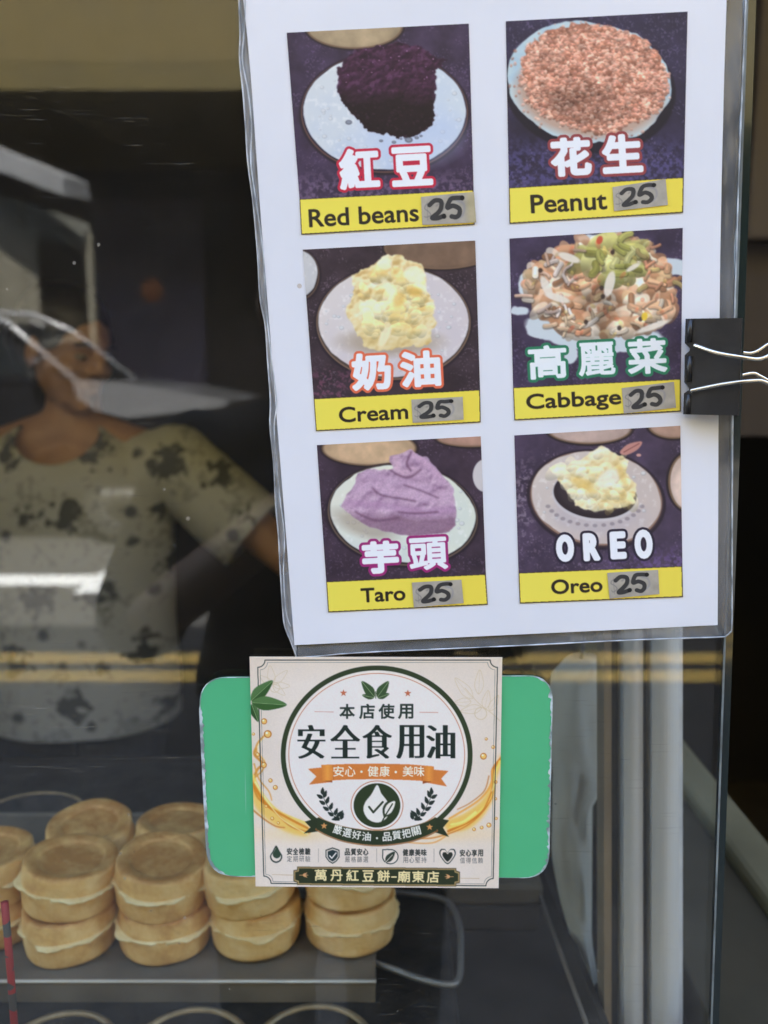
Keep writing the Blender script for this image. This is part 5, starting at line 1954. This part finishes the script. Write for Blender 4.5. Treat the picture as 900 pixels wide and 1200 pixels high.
# ------------------------------------------------------------------ the person inside
YP = 1.30
fx = at(88, 600, YP).x
ps = empty("person", (fx, YP, .002))
tag(ps, "person in a printed khaki tee inside the stall, one arm out, looking right", "person")
S_ = lambda u, v, y=YP: at(u, v, y) - ps.location
hc = S_(80, 412, YP - .02)
yaw = R(-30)
Mh = (Matrix.Rotation(yaw, 3, 'Z') @ Matrix.Rotation(R(14), 3, 'Y') @ Matrix.Rotation(R(-4), 3, 'X'))
bm = bmesh.new()
head_blobs(bm, hc, Mh, 1.0)
nb = S_(84, 505, YP + .02)
limb(bm, [hc + Vector((-.005, .02, -.05)), mid(hc, nb, .6) + Vector((0, .02, 0)), nb], [.052, .053, .062])
sh_l, sh_r = S_(205, 542, YP + .01), S_(-45, 545, YP + .01)
ball(bm, mid(sh_l, sh_r) + Vector((0, 0, -.10)), (.155, .095, .17))
limb(bm, [sh_l + Vector((-.03, 0, 0)), nb, sh_r + Vector((.03, 0, 0))], [.055, .060, .055])
hipz = .80
cxm = (sh_l.x + sh_r.x) / 2
ball(bm, (cxm, 0, .98), (.145, .10, .20))
ball(bm, (cxm, 0, hipz), (.160, .11, .13))
el_l = S_(362, 672, YP - .02)
wr_l = S_(440, 600, YP - .20)
limb(bm, [sh_l, mid(sh_l, el_l), el_l, mid(el_l, wr_l, .4), wr_l], [.052, .046, .040, .037, .026])
hand(bm, wr_l, (.2, -.45, .85), (-.9, .2, .2), .35, 1)
el_r = S_(-120, 690, YP + .03)
wr_r = S_(-90, 840, YP - .10)
limb(bm, [sh_r, mid(sh_r, el_r), el_r, mid(el_r, wr_r, .4), wr_r], [.052, .046, .040, .036, .026])
hand(bm, wr_r, (.1, -.3, -.9), (.9, .2, 0), .35, -1)
for s in (-1, 1):
    limb(bm, [(cxm + s * .085, 0, hipz), (cxm + s * .09, -.01, .46), (cxm + s * .09, .01, .09)], [.085, .055, .038])
    ball(bm, (cxm + s * .09, -.05, .045), (.042, .115, .042))
body = skin("body", bm, .006, M_SKIN, ps, 5)
eyes(ps, hc, Mh, M_EYEW, M_EYED)
bm = bmesh.new()
ball(bm, hc + Mh @ Vector((.075, 0, -.0575)), (.0118, .021, .0022), Mh, 3)
obj("lips", bm, mat("lips", (.25, .09, .075), .45), ps, True)
# hair: cap tied back
bm = bmesh.new()
ball(bm, hc + Mh @ Vector((-.026, 0, .046)), (.098, .083, .085), Mh, 3)
ball(bm, hc + Mh @ Vector((-.065, 0, -.005)), (.055, .070, .080), Mh, 3)
ball(bm, hc + Mh @ Vector((-.135, 0, .0)), (.038, .036, .040), Mh, 3)
for sg in (-1, 1):
    ball(bm, hc + Mh @ Vector((.012, sg * .066, .035)), (.035, .014, .034), Mh, 3)
skin("hair", bm, .006, M_HAIR, ps, 4)
# tee
bm = bmesh.new()
rows = [(.56, .20, .146), (.685, .203, .148), (.80, .205, .148), (.95, .200, .142), (1.08, .205, .138), (1.18, .210, .130), (1.26, .205, .118), (1.31, .170, .10), (1.345, .115, .085), (1.365, .085, .072)]
topz = nb.z + .012
sc_ = (topz - .685) / (1.365 - .685)
ring = []
for z, rx, ry in rows:
    z = .685 + (z - .685) * sc_
    ring.append([bm.verts.new((cxm + rx * math.cos(a) * (1 + .012 * math.sin(5 * a + z * 9)), ry * math.sin(a) * (1 + .02 * math.sin(7 * a + z * 11)) + .005, z))
                 for a in (2 * math.pi * k / 40 for k in range(40))])
for A, B in zip(ring, ring[1:]):
    for k in range(40):
        bm.faces.new((A[k], A[(k + 1) % 40], B[(k + 1) % 40], B[k]))
bm.faces.new(ring[0][::-1]); bm.faces.new(ring[-1])
for sh, el, t in ((sh_l, el_l, .78), (sh_r, el_r, .78)):
    q = mid(sh, el, t)
    inn = sh + Vector((-.05 if sh is sh_l else .05, 0, -.02))
    limb(bm, [inn, sh + Vector((0, 0, .0)), mid(sh, el, .4) + Vector((0, 0, -.012)), q + Vector((0, 0, -.016))], [.085, .078, .080, .080], 18)
tee = skin("tee", bm, .008, M_TEE, ps, 6)
# open the neckline, the hem and the sleeve ends
bm = bmesh.new(); bm.from_mesh(tee.data)
nk, NR = Vector((nb.x, -.080, topz + .018)), .090
def cut(co, no):
    g_ = bm.verts[:] + bm.edges[:] + bm.faces[:]
    bmesh.ops.bisect_plane(bm, geom=g_, plane_co=co, plane_no=no, clear_outer=True)
cut(Vector((0, 0, S_(100, 866, YP - .13).z)), Vector((0, 0, -1)))
cut(Vector((0, 0, topz - .004)), Vector((0, 0, 1)))
for sh, el in ((sh_l, el_l), (sh_r, el_r)):
    dr_ = (el - sh).normalized()
    sx_ = 1 if sh is sh_l else -1
    fs = [f for f in bm.faces if (f.calc_center_median().x - sh.x) * sx_ > .0]
    gg = set(fs)
    for f in fs:
        gg.update(f.verts); gg.update(f.edges)
    bmesh.ops.bisect_plane(bm, geom=list(gg), plane_co=mid(sh, el, .52) + Vector((0, 0, -.016)) + dr_ * .02, plane_no=dr_, clear_outer=True)
dl = [v for v in bm.verts if (v.co - nk).length < NR]
bmesh.ops.delete(bm, geom=dl, context='VERTS')
for v in bm.verts:
    if v.is_boundary and (v.co - nk).length < NR + .02 and v.co.y < -.01:
        v.co = nk + (v.co - nk).normalized() * NR
bm.to_mesh(tee.data); bm.free()
sd_ = tee.modifiers.new("thick", 'SOLIDIFY'); sd_.thickness = .004; sd_.offset = 1
# trousers and shoes
bm = bmesh.new()
ball(bm, (cxm, 0, hipz), (.178, .128, .14))
for s in (-1, 1):
    limb(bm, [(cxm + s * .085, 0, hipz), (cxm + s * .092, -.01, .46), (cxm + s * .092, .01, .12)], [.100, .075, .068])
skin("trousers", bm, .010, M_NAVY, ps, 5)
for s in (-1, 1):
    bm = bmesh.new()
    ball(bm, (cxm + s * .09, -.055, .045), (.050, .130, .045))
    ball(bm, (cxm + s * .09, .02, .06), (.048, .06, .06))
    skin("shoe", bm, .008, M_SHOE, ps, 4)

# ------------------------------------------------------------------ the photographer, a dark shape in the glass
ph = empty("person", (-.085, -.80, .002))
tag(ph, "person in dark clothes holding up a phone in front of the window", "person")
O = ph.location
hc2 = Vector((0, .03, 1.52))
Mh2 = Matrix.Rotation(R(90), 3, 'Z') @ Matrix.Rotation(R(12), 3, 'Y')
bm = bmesh.new()
head_blobs(bm, hc2, Mh2, 1.04)
limb(bm, [(0, .0, 1.47), (0, -.015, 1.34)], [.056, .064])
ball(bm, (0, -.02, 1.18), (.17, .105, .19))
ball(bm, (0, -.02, .98), (.155, .10, .18))
ball(bm, (0, -.02, .84), (.165, .115, .13))
phc = CAM + Vector((0, -.012, -.045)) - O           # middle of the phone
for s in (-1, 1):
    shd = Vector((s * .185, -.02, 1.30))
    elb = Vector((s * .255, .08, 1.07))
    wr = Vector((phc.x + s * .070, phc.y - .055, phc.z - .075))
    limb(bm, [(0, -.015, 1.31), shd, mid(shd, elb), elb, mid(elb, wr, .4), wr], [.058, .055, .049, .041, .037, .027])
    hand(bm, wr, (-s * .15, .35, .93), (-s * .95, .1, -.2), .50, 1 if s > 0 else -1)
    limb(bm, [(s * .09, -.02, .84), (s * .10, -.01, .48), (s * .10, -.03, .09)], [.088, .057, .040])
    ball(bm, (s * .10, .04, .045), (.043, .12, .043))
skin("body", bm, .0055, M_SKIN, ph, 4)
eyes(ph, hc2, Mh2, M_EYEW, M_EYED, 1.04)
bm = bmesh.new()
ball(bm, hc2 + Mh2 @ Vector((-.026, 0, .05)), (.103, .087, .087), Mh2, 3)
ball(bm, hc2 + Mh2 @ Vector((-.065, 0, -.005)), (.055, .074, .084), Mh2, 3)
skin("hair", bm, .006, M_HAIR, ph, 4)
bm = bmesh.new()
ball(bm, (0, -.02, 1.17), (.200, .130, .21))
ball(bm, (0, -.02, .97), (.205, .138, .22))
ball(bm, (0, -.02, .85), (.200, .140, .14))
limb(bm, [(-.15, -.02, 1.30), (0, -.02, 1.325), (.15, -.02, 1.30)], [.070, .075, .070])
for s in (-1, 1):
    shd = Vector((s * .185, -.02, 1.30)); elb = Vector((s * .255, .08, 1.07))
    limb(bm, [(s * .10, -.02, 1.28), shd, mid(shd, elb, .9)], [.080, .074, .068])
skin("tee", bm, .009, M_BLACKCLOTH, ph, 5)
bm = bmesh.new()
ball(bm, (0, -.02, .83), (.185, .132, .12))
for s in (-1, 1):
    limb(bm, [(s * .09, -.02, .82), (s * .10, -.01, .48), (s * .10, -.02, .12)], [.102, .078, .070])
skin("trousers", bm, .010, M_BLACKCLOTH, ph, 5)
for s in (-1, 1):
    bm = bmesh.new()
    ball(bm, (s * .10, .045, .045), (.050, .132, .045)); ball(bm, (s * .10, -.03, .06), (.048, .06, .06))
    skin("shoe", bm, .008, M_SHOE, ph, 4)
fo = empty("phone", tuple(CAM + Vector((0, -.012, -.045))))
fo.rotation_euler = (-PITCH, 0, 0)
tag(fo, "black phone held up by the person in dark clothes", "phone")
obj("phone_body", newbox((-.037, -.004, -.105), (.037, .004, .055), .0035), M_PHONE, fo)
bm = lathe(bmesh.new(), [(0, 0), (.009, 0), (.009, .0012), (.0075, .0014), (0, .0008)], 24)
bmesh.ops.transform(bm, matrix=Matrix.Translation((.0, .0040, .045)) @ Matrix.Rotation(R(-90), 4, 'X'), verts=bm.verts[:])
obj("lens_ring", bm, M_CHROME, fo, True)

# ------------------------------------------------------------------ menu poster on the glass
po_ = empty("menu_poster", tuple(at(580, 400, -.0016)))
tag(po_, "laminated white menu sheet with six food pictures clipped to the glass", "menu poster")
PO = po_.location
LEFT = [(283.5, -26), (285, 0), (290, 45), (295, 104), (304.5, 240), (316, 385), (325.5, 505), (335, 625), (345, 756)]
RIGHT = [(852.5, -26), (851.5, 0), (848.5, 95), (846, 200), (844, 300), (843, 400), (842, 505), (841.6, 620), (841, 732.5)]
def edge_at(E, s):
    f = s * (len(E) - 1)
    i = min(int(f), len(E) - 2)
    return np.array(E[i]) * (1 - (f - i)) + np.array(E[i + 1]) * (f - i)
YPAP = -.0020
ny, nx = 60, 40
co = np.zeros((ny + 1, nx + 1, 3))
for i in range(ny + 1):
    l, r = edge_at(LEFT, i / ny), edge_at(RIGHT, i / ny)
    for k in range(nx + 1):
        uv = l + (r - l) * k / nx
        p = at(uv[0], uv[1], YPAP) - PO
        co[i, k] = p
pap = grid_obj("paper", co, M_PAPER, po_)
pap.data.polygons.foreach_set("use_smooth", [False] * len(pap.data.polygons))
sdm = pap.modifiers.new("thick", 'SOLIDIFY'); sdm.thickness = .0003; sdm.offset = -1
# film rim: a rippled band from just under the paper to the outer edge
rg2 = random.Random(12)
OUT = [(279.5, -30), (280, 0), (281.5, 40), (281, 70), (285, 110), (288, 150), (290.5, 190), (297, 240), (302, 300), (305, 350), (311, 382), (313.5, 420), (317, 470), (316.5, 500), (321, 545), (323, 590),
       (326.5, 630), (328.5, 668), (331.5, 715), (334, 735), (341, 752), (347, 769)]
BOT = [(347, 769), (353, 770.5), (420, 765), (520, 760.5), (620, 756), (720, 751), (800, 748), (845, 746.5)]
CRN = [(845, 746.5), (851, 745), (855.5, 741), (857.5, 735)]
RGT = [(857.5, 735), (858, 690), (858, 600), (858.5, 500), (860, 400), (863, 300), (866, 200), (870, 100), (874, 0), (875, -30)]
INN_L = [tuple(edge_at(LEFT, s)) for s in np.linspace(0, 1, 22)]
def band(name, outer, inner, m, amp, nseg, ncross=7, thick=.00035, y0=-.0009, freq=40):
    op = [Vector((*p, 0)) for p in outer]; ip = [Vector((*p, 0)) for p in inner]
    def res(P, n):
        d = [0]
        for a, b in zip(P, P[1:]): d.append(d[-1] + (b - a).length)
        out_, j = [], 0
        for q in range(n):
            t = d[-1] * q / (n - 1)
            while j < len(d) - 2 and d[j + 1] < t: j += 1
            f = (t - d[j]) / max(1e-9, d[j + 1] - d[j])
            out_.append(P[j] + (P[j + 1] - P[j]) * f)
        return out_
    A, B = res(ip, nseg), res(op, nseg)
    co = np.zeros((nseg, ncross, 3))
    h = [rg2.uniform(0, 6.28) for _ in range(6)]
    for q in range(nseg):
        for k in range(ncross):
            t = k / (ncross - 1)
            uv = A[q] + (B[q] - A[q]) * t
            o = amp * math.sin(math.pi * min(1, t * 1.3) * .5) * (math.sin(q * freq / nseg + h[0] + t * 3) * .5 + math.sin(q * freq * 2.3 / nseg + h[1] - t * 4) * .35 + math.sin(t * 9 + h[2] + q * .2) * .5)
            p = at(uv.x, uv.y, y0)
            p.y = min(y0 + .0007, y0 + o)
            co[q, k] = p - PO
    o = grid_obj(name, co, m, po_)
    sm = o.modifiers.new("thick", 'SOLIDIFY'); sm.thickness = thick; sm.offset = 0
    return o
inL = [(LEFT[i][0] + 3, LEFT[i][1]) for i in range(len(LEFT) - 1)] + [(348, 753)]
band("film_rim", OUT, inL, M_FOLD, .0009, 130, 9, freq=44)
band("film_rim", BOT, [(348, 753), (352, 753), (420, 749), (520, 744), (620, 739), (720, 734), (800, 731), (838, 729.5)], M_POUCH, .0003, 80, 6)
band("film_rim", CRN + RGT, [(838, 729.5), (838, 729), (838.2, 728), (838.4, 727)] + [(RIGHT[i][0] - 3, RIGHT[i][1]) for i in range(len(RIGHT) - 2, -1, -1)], M_POUCH, .0004, 90, 6, freq=30)
# sealed outer edge of the film, a thin bright ridge
def ridge(name, pts, r=.00035, y=-.0014, m=None):
    P = [at(u, v, y) - PO for u, v in pts]
    obj(name, tube(bmesh.new(), spline(P, 4), r, 6), m or M_SEAL, po_, True)
M_SEAL = mat("film_edge", (.46, .47, .48), .35, var=.5, scale=90)
ridge("sealed_edge", BOT + CRN[1:] + RGT[1:])
ridge("sealed_edge", OUT, .0004)
ridge("fold_crease", [(u + 5 + 2.2 * math.sin(i * 1.7), v) for i, (u, v) in enumerate(OUT[:-2])], .0003, -.0021)

for i, (nm, fn, pq, lq, word, bx_, tq) in enumerate(PANELS):
    A = fn()
    lay("food_picture", A, pq, YPAP - .0002, M_PRINT, None)
    o = COL.objects[-1]
    L2 = Art.__new__(Art)
    B = A
    label_strip(B, lq, word, bx_)
    s = lay("price_label", B, lq, YPAP - .0003, M_PRINT, None)
    T = art_price(40 + i)
    # tape: its own art stretched over its four corners
    T.u0, T.v0, T.k = 0, 0, 1
    qpx = [A.px(*p) for p in tq]
    ny_, nx_ = 60, 110
    tt, ss = np.mgrid[0:ny_ + 1, 0:nx_ + 1]
    ss, tt = (ss / nx_), (tt / ny_)
    q = [np.array(p) for p in qpx]
    P = (q[0] * (1 - ss[..., None]) + q[1] * ss[..., None]) * (1 - tt[..., None]) + (q[3] * (1 - ss[..., None]) + q[2] * ss[..., None]) * tt[..., None]
    yy = np.clip((tt * 339).astype(int), 0, 339); xx = np.clip((ss * 639).astype(int), 0, 639)
    c = T.a[yy, xx].copy()
    # the yellow label shows through the tape at its free right end
    if i == 0:
        c += np.clip((ss - .8) / .1, 0, 1)[..., None] * np.array((10, 6, -14))
    c = ink(c)
    x = (P[..., 0] - 450) / FPX; yv = (600 - P[..., 1]) / FPX
    dy, dz = CP + yv * SP, -SP + yv * CP
    YT = YPAP - .0006
    t_ = (YT - CAM.y) / dy
    cc = np.stack([x * t_, np.full_like(x, YT), CAM.z + dz * t_], -1)
    tp = grid_obj("price_tape", cc, M_TAPE, None, c)
    for ob in (o, s, tp):
        ob.parent = po_
        ob.matrix_parent_inverse = Matrix.Translation(-PO)
    tag(o, "printed picture of %s filling on the menu" % nm)
    tag(s, "yellow strip naming the %s filling" % nm)
    tag(tp, "grey tape with a hand-written price on the %s strip" % nm)

# ------------------------------------------------------------------ green board and sticker
gb = empty("green_board", tuple(at(441, 910, -.0006)))
tag(gb, "green board with rounded chipped corners stuck behind the cream sticker", "board")
GO = gb.location
def rounded(tl, tr, br, bl, rad, n=8):
    C = [np.array(p, float) for p in (tl, tr, br, bl)]
    out_ = []
    for i in range(4):
        a, b, c = C[i - 1], C[i], C[(i + 1) % 4]
        d0 = (a - b) / np.linalg.norm(a - b) * rad[i]
        d1 = (c - b) / np.linalg.norm(c - b) * rad[i]
        for k in range(n + 1):
            t = k / n
            out_.append((b + d0) * (1 - t) ** 2 + b * 2 * t * (1 - t) + (b + d1) * t * t)
    return out_
gq = [(232.5, 794), (648, 792), (643, 1029), (244, 1027)]
outl = rounded(*gq, (34, 30, 30, 34))
bm = prism(bmesh.new(), [at(u, v, -.0011) - GO for u, v in outl], (0, .0010, 0))
obj("board_face", bm, M_GREEN, gb)
rg3 = random.Random(3)
m_ = len(outl)
cen = np.array((441., 910.))
dense = []
for i in range(m_):
    a, b = outl[i], outl[(i + 1) % m_]
    L = np.linalg.norm(b - a)
    for k in range(max(1, int(L / 3))):
        dense.append(a + (b - a) * k / max(1, int(L / 3)))
P1, P2 = [], []
for i, p in enumerate(dense):
    d = (cen - p) / np.linalg.norm(cen - p)
    left = p[0] < 262 and p[1] > 830
    right = p[0] > 636
    topc = p[0] > 600 and p[1] < 850
    w = (2.6 if left else 1.0) * rg3.uniform(.6, 1.2) + (rg3.uniform(.8, 3.2) if right and rg3.random() < .4 else 0) + (rg3.uniform(0, 2.0) if rg3.random() < .15 else 0)
    P1.append(at(*(p - d * (1.2 if left else .3)), -.00125) - GO)
    P2.append(at(*(p + d * w), -.00125) - GO)
bm = bmesh.new()
va = [bm.verts.new(p) for p in P1]; vb = [bm.verts.new(p) for p in P2]
vc = [bm.verts.new(p + Vector((0, .0004, 0))) for p in P1]
for i in range(len(va)):
    j = (i + 1) % len(va)
    bm.faces.new((va[i], vb[i], vb[j], va[j]))
    bm.faces.new((vc[i], va[i], va[j], vc[j]))
obj("chipped_edge", bm, M_CHIP, gb)

A = art_sticker()
skr = lay("notice_sticker", A, STICKER_QUAD, -.0019, M_GLOSSPRINT, None, 1.5, white=np.array([.655, .68, .74]))
skr.data.polygons.foreach_set("use_smooth", [False] * len(skr.data.polygons))
skr.modifiers.new("thick", 'SOLIDIFY').thickness = .0003
skr.modifiers["thick"].offset = -1
tag(skr, "square cream sticker about safe cooking oil with a green ring badge", "sticker")

# ------------------------------------------------------------------ binder clip
cl = empty("binder_clip", tuple(at(836, 430, -.006)))
tag(cl, "black binder clip with silver wire handles gripping the menu and glass edge", "binder clip")
CO = cl.location
YF = -.0040
def cp(u, v, y):
    return at(u, v, y) - CO
JL = [(804, 373.5), (803, 402), (809, 408.5), (808.5, 411), (803, 416), (802.5, 448), (808, 455), (808, 457), (802, 461), (801, 485.5)]
SPN = -.0155
bm = bmesh.new()
# front plate: thin slanting sheet from the jaw (left, on the paper) to the spine (right, away from it)
def plate_pts(y_jaw, y_sp):
    xj, xsn = cp(804, 430, y_jaw).x, cp(866, 430, y_sp).x
    def onp(u, v):
        y = y_jaw
        for _ in range(6):
            x = cp(u, v, y).x
            y = y_jaw + (y_sp - y_jaw) * (x - xj) / (xsn - xj)
        return cp(u, v, y)
    left = [onp(u, v) for u, v in JL]
    rt, rb = onp(867.5, 372.5), onp(864, 487)
    return left, rt, rb
l, rt, rb = plate_pts(YF - .0008, SPN)
poly_ = l + [rb, rt]
prism(bm, poly_, (0, .0007, 0))
obj("front_plate", bm, M_CLIP, cl)
# rolled lips of the jaw
for (v0, v1, u0, u1) in ((374.5, 401, 806.5, 805.5), (417, 447, 805.8, 805.4), (462, 485, 804.6, 803.8)):
    bm = tube(bmesh.new(), [cp(u0 + 2.2, v0, YF - .0016), cp(u1 + 2.2, v1, YF - .0016)], .0013, 10)
    obj("rolled_lip", bm, M_CLIP, cl, True)
# spine and back plate
rt2, rb2 = cp(868.5, 372.2, .0105), cp(865, 487.3, .0105)
bm = prism(bmesh.new(), [rt, rb, rb2, rt2], (.0009, 0, 0))
obj("spine", bm, M_CLIP, cl)
bk_l = [cp(820, 374, .0062), cp(818, 485, .0062)]
bm = prism(bmesh.new(), [bk_l[0], bk_l[1], rb2, rt2], (0, .0007, 0))
obj("back_plate", bm, M_CLIP, cl)
fw = [(814, 404.5, -.0075), (818, 406, -.0090), (840, 413.5, -.0150), (868, 418.5, -.0195), (886, 420.8, -.0205), (896, 419, -.0205), (905, 414.5, -.0205), (915, 411, -.0205), (926, 412, -.0205), (932, 421, -.0205), (933, 434, -.0205), (929, 446, -.0205), (918, 452, -.0205),
      (906, 452, -.0205), (896, 447.5, -.0205), (888, 446, -.0205), (868, 447.5, -.0195), (845, 450.5, -.0150), (818, 456, -.0090), (809.5, 458, -.0075)]
bm = tube(bmesh.new(), spline([cp(*p) for p in fw], 6), .00100, 10)
obj("wire_handle", bm, M_NICKEL, cl, True)
bw = [(822, 404, .0085), (848, 408, .0135), (872, 413.5, .0150), (882, 413.5, .0150), (890, 410, .0150), (902, 402.5, .0150), (918, 399, .0150), (930, 408, .0150), (934, 430, .0150), (928, 448, .0150), (915, 452, .0150), (902, 447, .0150),
      (890, 440.5, .0150), (882, 437.5, .0150), (866, 440.5, .0150), (845, 446, .0135), (820, 452, .0085)]
bm = tube(bmesh.new(), spline([cp(*p) for p in bw], 6), .00100, 10)
obj("wire_handle", bm, M_NICKEL, cl, True)

bpy.data.objects.remove(_to, do_unlink=True)
bpy.data.curves.remove(_tc)
